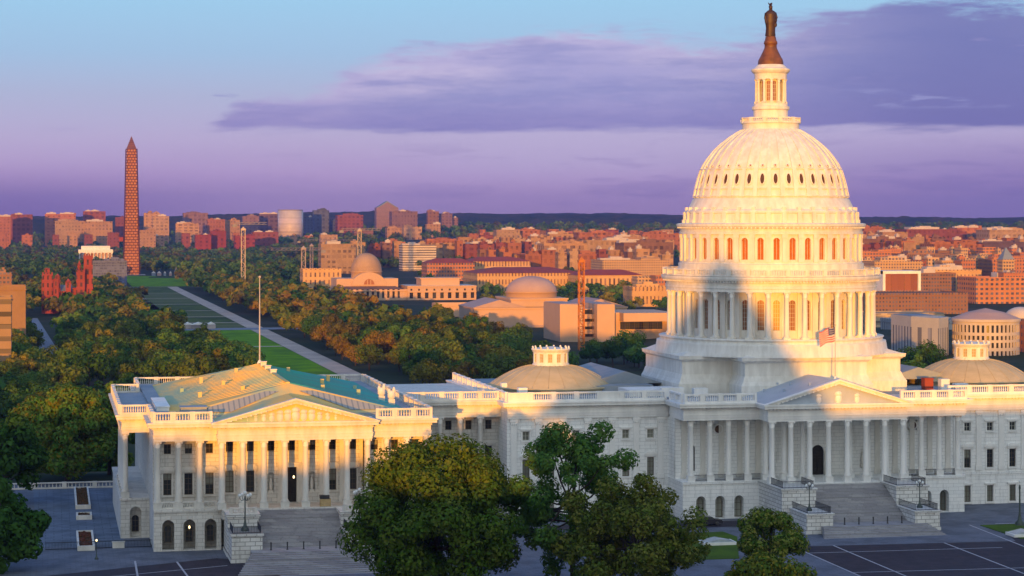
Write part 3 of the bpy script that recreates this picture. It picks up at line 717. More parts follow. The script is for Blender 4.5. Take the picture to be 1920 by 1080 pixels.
for s, (px_, pz) in enumerate(((-74.6, -28), (-75.2, -21))):        # ornate crest ornaments on the north edge
    mb = MB(); mb.box(-.5, .5, -.5, .5, 0, 1.1); mb.ball((0, 0, 1.7), (.7, .5, .8), 8, 5); mb.ball((.4, 0, 2.5), (.3, .3, .6), 7, 5); mb.ball((-.4, 0, 2.3), (.3, .3, .5), 7, 5)
    o = mb.build('roof_ornament', M['mtrim'], w_); o.location = (px_, pz, zr)

# -- stairs with cheek blocks
def stairs(name, x0, x1, y0, z0, y1, z1, parent, n, mt, spread=0.0):
    mb = MB()
    for i in range(n):
        za, zb = z0 - (z0 - z1) * i / n, z0 - (z0 - z1) * (i + 1) / n
        ya, yb = y0 + (y1 - y0) * i / n, y0 + (y1 - y0) * (i + 1) / n; w = spread * (i + 1) / n
        mb.box(x0 - w, x1 + w, yb, ya if i else y0, -.05, za - (z0 - z1) / n)
    return mb.build(name, mt, parent)
def cheek(x0, x1, y0, y1, z1, parent, rail=True):
    mb = MB(); mb.box(x0, x1, y0, y1, -.05, z1 - .35); mb.box(x0 - .2, x1 + .2, y0 - .2, y1 + .1, z1 - .35, z1); mb.box(x0 - .15, x1 + .15, y0 - .15, y1, 0, .6)
    return mb.build('cheek_block', M['rust'], parent)
def railing(x0, x1, y0, y1, z, parent, h=1.0):
    mb = MB()
    P = [(x0, y1), (x0, y0), (x1, y0), (x1, y1)]
    for (a, b), (c, d) in zip(P[:-1], P[1:]):
        for zz in (z + .1, z + h): mb.tube([(a, b, zz), (c, d, zz)], .045, 5)
        L = math.hypot(c - a, d - b); n = max(2, int(L / .22))
        for i in range(n + 1):
            x, y = a + (c - a) * i / n, b + (d - b) * i / n; mb.tube([(x, y, z), (x, y, z + h + (.12 if i % 6 == 0 else 0))], .028, 4)
    return mb.build('iron_railing', M['blackmetal'], parent)
st1 = stairs('staircase', -98.6, -86.2, -48.7, ZB, -58.6, 1.9, cap, 26, M['step'])
lp = MB(); lp.box(-100.5, -84.2, -63.0, -58.6, -.05, 1.86); lp.build('stair_landing', M['step'], st1)
stairs('lower_steps', -100.5, -84.2, -63.0, 1.86, -73, .02, st1, 11, M['step'], 3.0)
for a, b in ((-103.3, -98.6), (-86.2, -81.6)):
    cheek(a, b, -53.6, -46.5, 6.3, st1); cheek(a + .1, b - .1, -60.0, -53.65, 4.3, st1)
    lb2 = MB(); balus(lb2, (a + .3, -53.3), (b - .3, -53.3), 6.3, 7.3, step=4.6); lb2.build('stair_balustrade', M['mtrim'], st1)
    railing(a + .3, b - .3, -59.6, -54.2, 4.3, st1)

st2 = stairs('staircase', -6.2, 7.8, -35.4, ZB, -46.2, 1.3, cap, 28, M['step'])
lp = MB(); lp.box(-8.2, 9.8, -50.6, -46.2, -.05, 1.26); lp.build('stair_landing', M['step'], st2)
stairs('lower_steps', -8.2, 9.8, -50.6, 1.26, -54.8, .03, st2, 7, M['step'], 1.4)
for a, b in ((-12.06, -6.2), (7.8, 13.4)):
    cheek(a, b, -41.4, -29.5, 6.4, st2); cheek(a + 1.4 if a < 0 else a - .0, b if a < 0 else b - 1.3, -49.4, -41.45, 3.3, st2)
    railing(a + .3, b - .3, -41.0, -35.0, 6.4, st2, 1.1); railing(a + 1.7 if a < 0 else a + .3, b - .3 if a < 0 else b - 1.6, -49.1, -41.7, 3.3, st2)

# -- corridor between wing and central block
co = MB(); cx0, cx1, cy = -71.2, -53.6, -13.0
cops = []
for i in range(5):
    x = cx0 + 1.8 + 3.5 * i; cops += [(x - .6, x + .6, 8.2, 11.5), (x - .55, x + .55, 14.4, 16.0), (x - .6, x + .6, 1.2, 4.4)]
co.facade(FY(cy), cx0, cx1, 0, ZC, cops); co.box(cx0, cx1, cy + .46, 24, 0, ZE - .02)
cor = co.build('connecting_corridor', M['marble'], cap)
e = MB(); entab(e, cx0 + .05, cx1 - .05, cy - 2.2, cy + 2, z1=ZE - .016, ends=(0, 0)); e.build('entablature', M['mtrim'], cor)
e = MB(); balus(e, (cx0 + .5, cy - 2.5), (cx1 - .5, cy - 2.5), z1=ZBAL - .05); e.build('balustrade', M['mtrim'], cor)
e = MB(); e.box(cx0 + .1, cx1 - .1, cy - 2.1, cy - .02, ZB - .7, ZB - .06); e.build('balcony', M['mtrim'], cor)
for i in range(5):
    x = cx0 + 1.8 + 3.5 * i; put('window', WM['h'], cor, (x, cy, 8.2)); put('upper_window', WM['u'], cor, (x, cy, 14.4))
    if i < 5: put('column', cs, cor, (cx0 + .05 + 3.5 * i + (.6 if i == 0 else 0), cy - 1.6, ZB - .05))

# -- central block with old wings either side of the rotunda
BX, BY = 53.6, -20.0
cb = MB(); bays_l = [-50.3, -46.0, -41.6, -37.2, -32.8, -28.4]; bays_r = [29.8, 34.1, 38.4, 42.7, 47.0, 51.2]
def blockops(bs):
    o = []
    for x in bs:
        if abs(x + 37.2) < .1: o.append((x - .7, x + .7, 13.2, 14.6))
        else: o.append((x - .6, x + .6, 13.0, 14.5))
        o += [(x - .62, x + .62, 6.5, 9.7), (x - .6, x + .6, .4, 3.3)]
    return o
cb.facade(FY(BY), -BX, -25, 0, ZC, blockops(bays_l)); cb.facade(FY(BY), 25, BX, 0, ZC, blockops(bays_r))
cb.box(-BX + .003, BX - .003, BY + .46, 33, 0, ZE - .02); cb.box(-BX + .001, -BX + .4, BY + .02, BY + .5, 0, ZC); cb.box(-25.2, 25.2, -22.0, BY + .5, 0, ZC)
cb.box(-BX - .06, -25, BY - .12, BY + .01, 5.3, 5.75); cb.box(25, BX, BY - .12, BY + .01, 5.3, 5.75)
blk = cb.build('central_block', M['white'], cap)
e = MB(); entab(e, -BX, -25.3, BY - .35, 33, ends=(1, 0)); e.build('entablature', M['trim'], blk); e = MB(); entab(e, 25.3, BX, BY - .35, 33, ends=(0, 1)); e.build('entablature', M['trim'], blk)
e = MB(); balus(e, (-BX, BY - .7), (-25.8, BY - .7), step=3.9, solid=(0, 4)); e.build('balustrade', M['trim'], blk); e = MB(); balus(e, (25.8, BY - .7), (BX, BY - .7), step=3.9); e.build('balustrade', M['trim'], blk); e = MB(); balus(e, (-BX, BY + .4), (-BX, 30), step=5); e.build('balustrade', M['trim'], blk)
wp = MB(); wp.box(-.5, .5, -.16, .04, 0, 10.6); wp.box(-.62, .62, -.22, .04, 0, .8); wp.box(-.56, .56, -.22, .04, 9.3, 10.3); wp.box(-.68, .68, -.32, .04, 10.1, 10.6)
for k in range(4): wp.ball((-.45 + .3 * k, -.24, 9.8), (.14, .1, .3), 6, 4)
wpm = wp.mesh('pilaster', M['trim'])
for b in (bays_l, bays_r):
    d = b[1] - b[0]
    for i in range(len(b) + 1): 
        x = b[0] + (i - .5) * d
        if abs(x) > 26.5 and abs(x) < BX - .6: put('pilaster', wpm, blk, (x, BY, 6.05))
KM = {'gh': window_mesh(1.24, 3.2, hood='arc', half=.45, mats=[M['bars'], M['glass'], M['trim']]), 'h': window_mesh(1.24, 3.2, hood='arc', mats=[M['bars'], M['blind'], M['trim']]), 'g': window_mesh(1.24, 3.2, hood='arc', mats=[M['bars'], M['glass'], M['trim']]),
      'u': window_mesh(1.2, 1.5, bars=(2, 2), hood='none', mats=[M['frame'], M['blind'], M['trim']]), 'ug': window_mesh(1.2, 1.5, bars=(2, 2), hood='none', mats=[M['frame'], M['glass'], M['trim']]),
      'b': window_mesh(1.2, 2.9, bars=(2, 3), hood='none', mats=[M['bars'], M['blind'], M['trim']])}
for x in bays_l + bays_r:
    r_ = x > 0
    if abs(x + 37.2) < .1:
        mb = MB(); mb.lathe([(.72, 0), (.72, .2), (.55, .25)], 16, cap=False); mb.lathe([(.01, .1), (.6, .1)], 16, m=1, cap=False)
        me = mb.mesh('round_window', [M['trim'], M['glass']]); o = put('round_window', me, blk, (x, BY - .1, 13.9)); o.rotation_euler = (pi / 2, 0, 0)
        mb = MB(); mb.box(x - .7, x + .7, BY + .2, BY + .3, 13.2, 14.6); mb.build('window_infill', M['white'], blk)
    else: put('upper_window', KM['ug' if r_ else 'u'], blk, (x, BY, 13.0))
    put('window', KM[('gh' if int(x) % 2 else 'g') if r_ else 'h'], blk, (x, BY, 6.5)); put('basement_window', KM['b'], blk, (x, BY, .4))
rf = MB(); rf.box(-BX + 1, BX - 1, BY + .4, 32.4, ZE - .015, ZE + .15)
rf.box(-36, -24, -6, 22, ZE + .1, 21.0, 0)
rf.prism_y([(-36, 21.0), (-21, 21.0), (-28, 23.2)], -2, 24, 0); rf.prism_y([(21, 21.0), (36, 21.0), (28, 23.2)], -2, 24, 0)
rf.box(-31, -21.5, -15.5, -8, ZE + .1, 20.9, 1)
for x, y, w, h in ((-49, -8, 1.6, 1.3), (-51, -3, 1, 1.8), (-25.5, -16.8, 4, 1.6), (-20, -18, 2.5, 1.5), (-45, 14, 3, 1.5), (27, -15, 1.6, 2.2), (31, -12, 2.5, 1.1), (44, -14, 5, .9)): rf.box(x, x + w, y, y + 1.5, ZE + .1, ZE + h + .1, 1)
rf.build('flat_roof', [M['greyroof'], M['trim']], blk)
roofbox(at(1734, -12), at(1750, -12), -12, -10.4, ZE + .1, 21.9, R['red'], 'roof_hut', blk)

# -- long colonnade in front of the block and the portico in its middle
QX, QY = 25.3, -29.0
cq = MB()
ar = [(-22.1, 1), (-18.75, 1), (-15.4, 1), (-12.1, 0), (15.0, 1), (18.4, 1), (21.6, 1), (24.0, 0)]
cq.facade(FY(QY), -QX, -12.0, 0, ZB - .45, [(x - .85, x + .85, .12, 3.9, True) for x, k in ar if k and x < 0], 1.2)
cq.facade(FY(QY), 12.6, QX, 0, ZB - .45, [(x - .85, x + .85, .12, 3.9, True) for x, k in ar if k and x > 0], 1.2)
cq.box(-QX, QX, QY + 1.4, BY + .3, 0, ZB - .46)
for a, b in ((-QX, -QX + .5), (QX - .5, QX)): cq.box(a, b, QY + .01, QY + 1.4, 0, ZB - .47)
cq.box(-QX - .12, QX + .12, QY - .2, BY + .2, ZB - .45, ZB - .02)
cq.box(-12.0, 12.6, -34.6, QY + .5, 0, ZB - .03)
cq.facade(FY(-24.2), -25.2, 25.2, ZB - .02, ZC, [(-1.15 + .35, 1.15 + .35, ZB + .02, 11.6, True), (17.2, 18.1, 7.6, 12.3, True), (-22.6, -21.7, 7.6, 12.0, True), (-18.4, -16.8, 14, 15.6), (16.8, 18.6, 13.8, 15.6), (-8.6, -7.4, 7.4, 10.9, True), (8.0, 9.2, 7.4, 10.9, True)], .5)
cq.box(-25.2, 25.2, -23.65, -21.9, ZB, ZC - .01)
qn = cq.build('colonnade', M['white'], cap)
e = MB(); entab(e, -QX, -11.9, QY - .45, -21, ends=(1, 0)); entab(e, 12.5, QX, QY - .45, -21, ends=(0, 1)); entab(e, -12.0, 12.6, -34.2, -21, z1=ZE - .006, ends=(1, 1)); e.build('entablature', M['trim'], qn)
e = MB(); balus(e, (-QX, QY - .8), (-12.6, QY - .8), step=3.1); e.build('balustrade', M['trim'], qn); e = MB(); balus(e, (13.2, QY - .8), (QX, QY - .8), step=3.1); e.build('balustrade', M['trim'], qn); e = MB(); balus(e, (-QX, QY + .3), (-QX, -21.6), step=4); e.build('balustrade', M['trim'], qn)
cc = column_mesh(ZC - ZB + .05, .46, M['trim'])
for x in (-23.7, -20.35, -17.05, -13.75, -10.5, -7.2, -3.9, 4.6, 7.9, 11.2, 14.5, 17.6, 20.9, 24.3): put('column', cc, qn, (x, -28.3, ZB - .05))
pds, prl = pediment(qn, .3, 12.4, -34.6, -24.0, ZE - .05, 23.3, M['trim'], 9, 'few')
for i in range(8): put('column', cc, qn, (.45 + (i - 3.5) * 3.33, -33.7, ZB - .05))
for x in (-23.7, -20.35, -17.05, -13.75, -10.5, 11.2, 14.5, 17.6, 20.9, 24.3, 1.0 - 6, 5.9): put('pilaster', pm, qn, (x, -24.2, ZB))
e = MB()
e.prism_y([(.3 - 12.7, ZE - .02), (.3 + 12.7, ZE - .02), (.3, 23.45)], -34.4, -15)
e.box(-QX + .5, -12.8, -28.9, -19.6, ZE + .01, ZE + .12); e.box(13.3, QX - .5, -28.9, -19.6, ZE + .01, ZE + .12)
for x, y in ((-7, -28), (-4.5, -24), (-8.5, -22), (-3.2, -30), (-5.5, -20)):
    z = 23.45 - (abs(x - .3) / 12.7) * 3.87; e.box(x - .18, x + .18, y, y + .36, z - .1, z + .45)
e.build('portico_roof', mat('pale_blue_metal_roof', (.40, .46, .54), (.34, .40, .48), .3, .5), qn)
put('door', door_mesh(2.3, 5.2, True), qn, (.35, -24.2, ZB + .02))
tallw = window_mesh(.9, 4.5, arch=True, bars=(2, 6), mats=[M['bars'], M['glass'], M['trim']])
put('window', tallw, qn, (17.65, -24.2, 7.6)); put('window', tallw, qn, (-22.15, -24.2, 7.6))
for x in (-8.0, 8.6): put('niche_statue', sm_, qn, (x, -24.1, 7.6))
rd = MB(); rd.lathe([(.9, 0), (.9, .22), (.66, .3)], 20, cap=False); rd.lathe([(.01, .12), (.75, .12)], 20, m=1, cap=False)
rdm = rd.mesh('round_panel', [M['trim'], mat('bronze_panel', (.12, .07, .04), None, 1)])
for x in (17.7, -17.6): o = put('round_panel', rdm, qn, (x, -24.1, 14.7)); o.rotation_euler = (pi / 2, 0, 0)
bqm = window_mesh(1.5, 3.5, arch=True, bars=(2, 3), depth=.4, mats=[M['bars'], M['blind'], M['trim']])
for x, k in ar:
    if k: put('basement_window', bqm, qn, (x, QY + .95, .2))
for a, b in ((-23.7, -20.35), (-20.35, -17.05), (-17.05, -13.75), (-13.75, -10.9), (14.5, 17.6), (17.6, 20.9), (20.9, 24.3)):
    rl = MB()
    for z in (ZB + .2, ZB + 1.05): rl.tube([(a + .6, -28.6, z), (b - .6, -28.6, z)], .04, 5)
    for i in range(11): x = a + .65 + (b - a - 1.3) * i / 10; rl.tube([(x, -28.6, ZB - .02), (x, -28.6, ZB + 1.05)], .035, 4)
    rl.build('iron_railing', M['blackmetal'], qn)

# -- saucer domes with their small cupolas
def saucer(x, y):
    mb = MB(); P = []
    mb.lathe([(11.6, ZE + .1), (11.6, 20.4), (11.9, 20.45), (11.9, 20.7), (11.2, 20.75)], 48, cap=False)
    R0, z0, z1 = 11.2, 20.72, 24.25
    prof = [(R0 - (R0 - 3.1) * f, z0 + (z1 - z0) * (1 - (1 - f) ** 1.7)) for f in [i / 9 for i in range(10)]]
    mb.lathe(prof, 48, cap=True, m=0)
    for k in range(24):
        a = 2 * pi * k / 24; mb.tube([(r * sin(a), -r * cos(a), z + .02) for r, z in prof], .045, 4, 0)
    s = mb.build('saucer_dome', [M['saucer']], cap); s.location = (x, y, 0)
    c = MB()
    mp = lambda uu, w, z: ((3.2 - w) * sin(uu / 3.2), -(3.2 - w) * cos(uu / 3.2), z)
    L = 2 * pi * 3.2; ops = [(L * (k + .5) / 12 - .42 - L / 2, L * (k + .5) / 12 + .42 - L / 2, 24.75, 26.35) for k in range(12)]
    c.facade(mp, -L / 2, L / 2, 24.2, 26.6, ops, .3)
    c.lathe([(3.35, 24.2), (3.35, 24.5), (3.2, 24.52)], 36, cap=False)
    c.lathe([(3.2, 26.6), (3.4, 26.68), (3.4, 26.95), (3.55, 27.0), (3.55, 27.2), (3.0, 27.25), (.02, 27.6)], 36, cap=False)
    for k in range(16):
        a = 2 * pi * k / 16; c.ball((3.3 * sin(a), -3.3 * cos(a), 27.42), (.2, .2, .26), 6, 4)
        c.box(3.3 * sin(a) - .1, 3.3 * sin(a) + .1, -3.3 * cos(a) - .1, -3.3 * cos(a) + .1, 27.2, 27.35)
    cu_ = c.build('cupola', M['iron'], s)
    wm = window_mesh(.84, 1.6, bars=(2, 3), depth=.3, mats=[M['frame'], mat('tan_louvre', (.42, .34, .18), (.34, .27, .15), 1), M['iron']], name='cupola_window')
    for k in range(12):
        a = 2 * pi * (k + .5) / 12; put('cupola_window', wm, s, (3.2 * sin(a), -3.2 * cos(a), 24.75), a)
saucer(-40.7, 3); saucer(40.7, 3)

# -- the great dome
bb = MB()                                                            # base block under the skirt
def basepoly(o): return [(-20.4 - o, -12 - o), (-11.2 - o, -12 - o), (-11.2 - o, -19.2 - o), (11.2 + o, -19.2 - o), (11.2 + o, -12 - o), (20.4 + o, -12 - o), (20.4 + o, 12), (14, 21 + o), (-14, 21 + o), (-20.4 - o, 12)]
prevo = None
for za, zb, oa, ob in ((ZE, 21.6, .9, .9), (21.6, 22.3, .9, .45), (22.3, 23.2, .45, .1), (23.2, 25.5, 0, 0), (25.5, 25.9, .1, .6), (25.9, 26.5, .7, .8)):
    bb.prism(basepoly(oa), za, zb, top=basepoly(ob))
bb.prism(basepoly(.2), 26.5, 27.2, top=basepoly(-1.8))
bs = bb.build('dome_base', M['iron'], cap)
sb = MB()
sb.lathe([(21.3, 26.4), (21.2, 27.0), (21.1, 27.15), (21.0, 27.9), (20.9, 28.35), (20.9, 28.6), (20.3, 28.65), (20.3, 29.2), (20.5, 29.25), (20.5, 29.45), (16.0, 29.5)], 72, cap=False)
sb.build('dome_skirt', M['iron'], bs)

dm = MB()
RD = 16.3
def cyl(Rr): return lambda uu, w, z: ((Rr - w) * sin(uu / Rr), -(Rr - w) * cos(uu / Rr), z)
NB = 36; ang = lambda k: 2 * pi * (k + .5) / NB
# wall behind the peristyle
L = 2 * pi * 16.0
dm.facade(cyl(16.0), -L / 2, L / 2, 29.4, 38.2, [(L * (k + .5) / NB - L / 2 - .62, L * (k + .5) / NB - L / 2 + .62, 30.9, 36.3, True) for k in range(NB)], .5)
for k in range(NB):                                                # flat piers between them
    a = 2 * pi * k / NB; c_, s_ = cos(a), sin(a)
    Pm = [(16.0 * s_ + dx_ * c_ + dy_ * s_, -16.0 * c_ + dx_ * s_ - dy_ * c_) for dx_, dy_ in ((-.5, -.1), (.5, -.1), (.5, .3), (-.5, .3))]
    dm.prism(Pm, 29.45, 37.8)
# entablature ring, dentils, cornice of the peristyle
dm.lathe([(16.0, 37.75), (19.15, 37.75), (19.15, 38.3), (19.3, 38.35), (19.3, 38.75), (19.1, 38.8), (19.1, 39.35), (19.35, 39.4), (19.35, 39.65), (19.9, 39.75), (20.05, 40.1), (20.05, 40.4), (19.2, 40.5), (16.5, 40.55)], 108, cap=False, smooth=False)
for k in range(216):
    a = 2 * pi * k / 216; x, y = 19.55 * sin(a), -19.55 * cos(a); c_, s_ = cos(a) * .14, sin(a) * .14
    dm.prism([(x - c_ - s_ * 1.3, y - s_ + c_ * 1.3), (x - c_ + s_ * 1.3, y - s_ - c_ * 1.3), (x + c_ + s_ * 1.3, y + s_ - c_ * 1.3), (x + c_ - s_ * 1.3, y + s_ + c_ * 1.3)][::-1], 39.42, 39.72)
dm.lathe([(17.2, 40.5), (17.2, 41.6), (16.9, 41.7), (16.9, 42.6), (16.6, 42.7), (16.6, 43.0)], 108, cap=False, smooth=False)
# upper drum
L = 2 * pi * RD
dm.facade(cyl(RD), -L / 2, L / 2, 43.0, 48.0, [(L * (k + .5) / NB - L / 2 - .58, L * (k + .5) / NB - L / 2 + .58, 43.35, 47.3, True) for k in range(NB)], .45)
for k in range(NB):
    a = 2 * pi * k / NB; c_, s_ = cos(a), sin(a)
    for w2, zz0, zz1, o in ((.42, 43.0, 47.2, .32), (.5, 43.0, 43.6, .38), (.5, 47.2, 47.9, .42)):
        dm.prism([(RD * s_ + dx_ * c_ + dy_ * s_, -RD * c_ + dx_ * s_ - dy_ * c_) for dx_, dy_ in ((-w2, -.1), (w2, -.1), (w2, o), (-w2, o))], zz0, zz1 - .002)
dm.lathe([(16.3, 47.9), (16.75, 47.9), (16.75, 48.3), (16.6, 48.35), (16.6, 48.9), (16.9, 49.0), (17.25, 49.35), (17.3, 49.7), (16.9, 49.85), (16.3, 49.9)], 108, cap=False, smooth=False)
for k in range(144):                                               # brackets under the cornice
    a = 2 * pi * k / 144; x, y = 16.85 * sin(a), -16.85 * cos(a); c_, s_ = cos(a) * .13, sin(a) * .13
    dm.prism([(x - c_ - s_ * 2, y - s_ + c_ * 2), (x - c_ + s_ * 2, y - s_ - c_ * 2), (x + c_ + s_ * 2, y + s_ - c_ * 2), (x + c_ - s_ * 2, y + s_ + c_ * 2)][::-1], 48.92, 49.3)
# attic with consoles, sloping band
dm.lathe([(16.3, 49.85), (15.75, 49.9), (15.6, 51.6), (15.8, 51.7), (15.8, 52.0), (15.5, 52.3), (15.2, 52.4), (14.9, 53.0), (14.35, 54.1), (14.2, 54.3), (14.05, 54.5)], 108, cap=False, smooth=False)
for k in range(NB):
    a = 2 * pi * k / NB; c_, s_ = cos(a), sin(a)
    for rr, w2, zz0, zz1, o in ((15.6, .38, 49.9, 51.9, .42), (15.6, .42, 49.9, 50.5, .62), (15.3, .34, 52.0, 52.75, .38)):
        dm.prism([(rr * s_ + dx_ * c_ + dy_ * s_, -rr * c_ + dx_ * s_ - dy_ * c_) for dx_, dy_ in ((-w2, -.2), (w2, -.2), (w2, o), (-w2, o))], zz0, zz1)
    a = ang(k); c_, s_ = cos(a), sin(a)
    dm.prism([(15.6 * s_ + dx_ * c_ + dy_ * s_, -15.6 * c_ + dx_ * s_ - dy_ * c_) for dx_, dy_ in ((-.7, -.2), (.7, -.2), (.7, .12), (-.7, .12))], 50.4, 51.4)
# ribbed shell
PR = [(14.05, 54.5), (13.85, 55.4), (13.6, 56.6), (13.3, 57.8), (12.85, 59.3), (12.2, 60.6), (11.4, 61.8), (10.3, 63.2), (9.1, 64.35), (7.6, 65.55), (6.3, 66.4), (5.35, 66.95)]
dm.lathe(PR, 108, cap=False, smooth=True)
def radial(k, r, z0, half, o0, o1, tw=None): pass
for k in range(NB):
    a = 2 * pi * k / NB; c_, s_ = cos(a), sin(a); vs = []; fs = []
    for i, (r, z) in enumerate(PR):
        w = .40 * max(.3, r / 14); o = .26 * max(.5, r / 14)
        for dx_, dr in ((-w, -.15), (-w, o), (w, o), (w, -.15)):
            vs.append(((r + dr) * s_ + dx_ * c_, -(r + dr) * c_ + dx_ * s_, z + (dr + .0) * .45))
    for i in range(len(PR) - 1):
        b = i * 4
        for j in range(3): fs.append((b + j, b + j + 1, b + j + 5, b + j + 4))
    dm.idx(vs, fs)
for zq, rq in ((54.75, 14.15), (59.65, 12.85), (56.1, 13.82)): dm.lathe([(rq - .25, zq - .12), (rq + .12, zq - .1), (rq + .12, zq + .1), (rq - .25, zq + .16)], 108, cap=False, smooth=False)
# balcony and lantern base
dm.lathe([(5.35, 66.9), (5.2, 67.2), (5.2, 68.0), (5.5, 68.1), (5.5, 68.25), (3.2, 68.3)], 48, cap=False, smooth=False)
dome = dm.build('dome', M['iron'], cap)
colp = column_mesh(8.35, .46, M['iron'], .35, 16)
for k in range(NB): a = 2 * pi * k / NB; put('column', colp, dome, (18.55 * sin(a), -18.55 * cos(a), 29.45), a)
tw = window_mesh(1.24, 5.4, arch=True, bars=(3, 7), depth=.5, mats=[M['frame'], M['amber'], M['iron']], name='tall_window')
aw = window_mesh(1.16, 3.95, arch=True, bars=(2, 1), depth=.45, mats=[M['frame'], mat('rust_orange_pane', (.42, .13, .02), (.34, .10, .015), 1), M['iron']], name='arched_window')  # upper drum openings filled with a rust-orange tone
ov = MB()
ovp = lambda q, sc, y: (q[0] * sc, y, q[1] * sc)
OV = [(.36 * cos(2 * pi * i / 20), .95 * sin(2 * pi * i / 20)) for i in range(20)]
for i in range(20):
    p, q = OV[i], OV[(i + 1) % 20]; g = lambda t, s_, y: (t[0] + s_ * t[0] / .36 * .2, y, t[1] + s_ * t[1] / .95 * .2)
    ov.face(g(p, 1, -.1), g(q, 1, -.1), g(q, 0, -.16), g(p, 0, -.16)); ov.face(g(p, 0, -.16), g(q, 0, -.16), g(q, 0, -.02), g(p, 0, -.02)); ov.face(g(p, 1, .2), g(q, 1, .2), g(q, 1, -.1), g(p, 1, -.1))
ov.face(*[(p[0], -.03, p[1]) for p in OV], m=1)
ovm = ov.mesh('oval_window', [M['iron'], mat('dark_brown_pane', (.10, .045, .015), (.07, .03, .012), 1, .3)])
rm_ = MB(); rm_.lathe([(.3, 0), (.3, .1), (.16, .12)], 10, cap=False); rm_.lathe([(.01, .05), (.2, .05)], 10, m=1, cap=False)
rmm = rm_.mesh('small_round_window', [M['iron'], mat('orange_pane', (.30, .12, .03), None, 1)])
for k in range(NB):
    a = ang(k)
    if cos(a - .33) < -.28: continue
    put('tall_window', tw, dome, (16.0 * sin(a), -16.0 * cos(a), 30.9), a); put('arched_window', aw, dome, (RD * sin(a), -RD * cos(a), 43.35), a)
    o = put('oval_window', ovm, dome, (13.36 * sin(a), -13.36 * cos(a), 57.75)); o.rotation_euler = (-.27, 0, a)
    o = put('small_round_window', rmm, dome, (12.55 * sin(a), -12.55 * cos(a), 60.15)); o.rotation_euler = (pi / 2 - .5, 0, a)
pb = MB()
def ringbal(mb, Rr, z0, z1, n, per, off=0.0):
    mb.lathe([(Rr - .18, z0), (Rr + .18, z0), (Rr + .18, z0 + .22), (Rr - .18, z0 + .22)], 108, cap=False, smooth=False)
    mb.lathe([(Rr - .2, z1 - .2), (Rr + .2, z1 - .2), (Rr + .2, z1), (Rr - .2, z1), (Rr - .2, z1 - .2)], 108, cap=False, smooth=False)
    for k in range(n):
        a = 2 * pi * (k + off) / n; c_, s_ = cos(a), sin(a); w = .34
        mb.prism([(Rr * s_ + dx_ * c_ + dy_ * s_, -Rr * c_ + dx_ * s_ - dy_ * c_) for dx_, dy_ in ((-w, -.24), (w, -.24), (w, .24), (-w, .24))], z0 + .003, z1 + .04)
        for j in range(per):
            b = a + 2 * pi / n * (j + 1) / (per + 1)
            mb.lathe([(.06, z0 + .2), (.11, z0 + .5), (.07, z1 - .2)], 5, Rr * sin(b), -Rr * cos(b), cap=False)
ringbal(pb, 19.6, 40.5, 41.75, 36, 7); pb.build('balustrade', M['iron'], dome)
pb = MB(); ringbal(pb, 5.3, 68.2, 69.15, 12, 6); pb.build('upper_balustrade', M['iron'], dome)
ln = MB()
ln.lathe([(3.15, 68.3), (3.15, 70.5), (3.45, 70.7), (3.45, 71.2), (3.1, 71.3), (3.1, 71.8), (2.0, 71.85)], 36, cap=False, smooth=False)
ln.lathe([(2.0, 76.2), (2.95, 76.2), (2.95, 76.7), (3.0, 77.2), (3.35, 77.5), (3.55, 77.8), (3.55, 78.05), (3.0, 78.3), (2.4, 78.9), (2.3, 78.9)], 36, cap=False, smooth=False)
ln.lathe([(1.95, 71.8), (1.95, 76.3)], 24, cap=False)
lan = ln.build('lantern', M['iron'], cap)
cl = column_mesh(4.4, .27, M['iron'], .25, 12, 'lantern_column')
for k in range(12): a = 2 * pi * (k + .5) / 12; put('lantern_column', cl, lan, (2.62 * sin(a), -2.62 * cos(a), 71.82), a)
lw = window_mesh(.72, 3.7, arch=True, bars=(2, 5), depth=.12, mats=[M['frame'], M['amber'], M['iron']], name='lantern_window')
for k in range(12): a = 2 * pi * k / 12; put('lantern_window', lw, lan, (2.1 * sin(a), -2.1 * cos(a), 72.2), a)
pb = MB(); pb.lathe([(2.35, 78.9), (2.3, 79.6), (1.95, 80.3), (1.5, 81.2), (1.15, 82.0), (1.1, 82.6), (1.25, 82.75), (1.2, 83.2), (1.05, 83.4), (.95, 84.0), (.75, 84.15), (.02, 84.2)], 24, cap=False)
for k in range(12):
    a = 2 * pi * k / 12; pb.ball((2.05 * sin(a), -2.05 * cos(a), 79.6), (.22, .22, .5), 6, 4)
pb.build('bronze_pedestal', M['bronze_base'], lan)

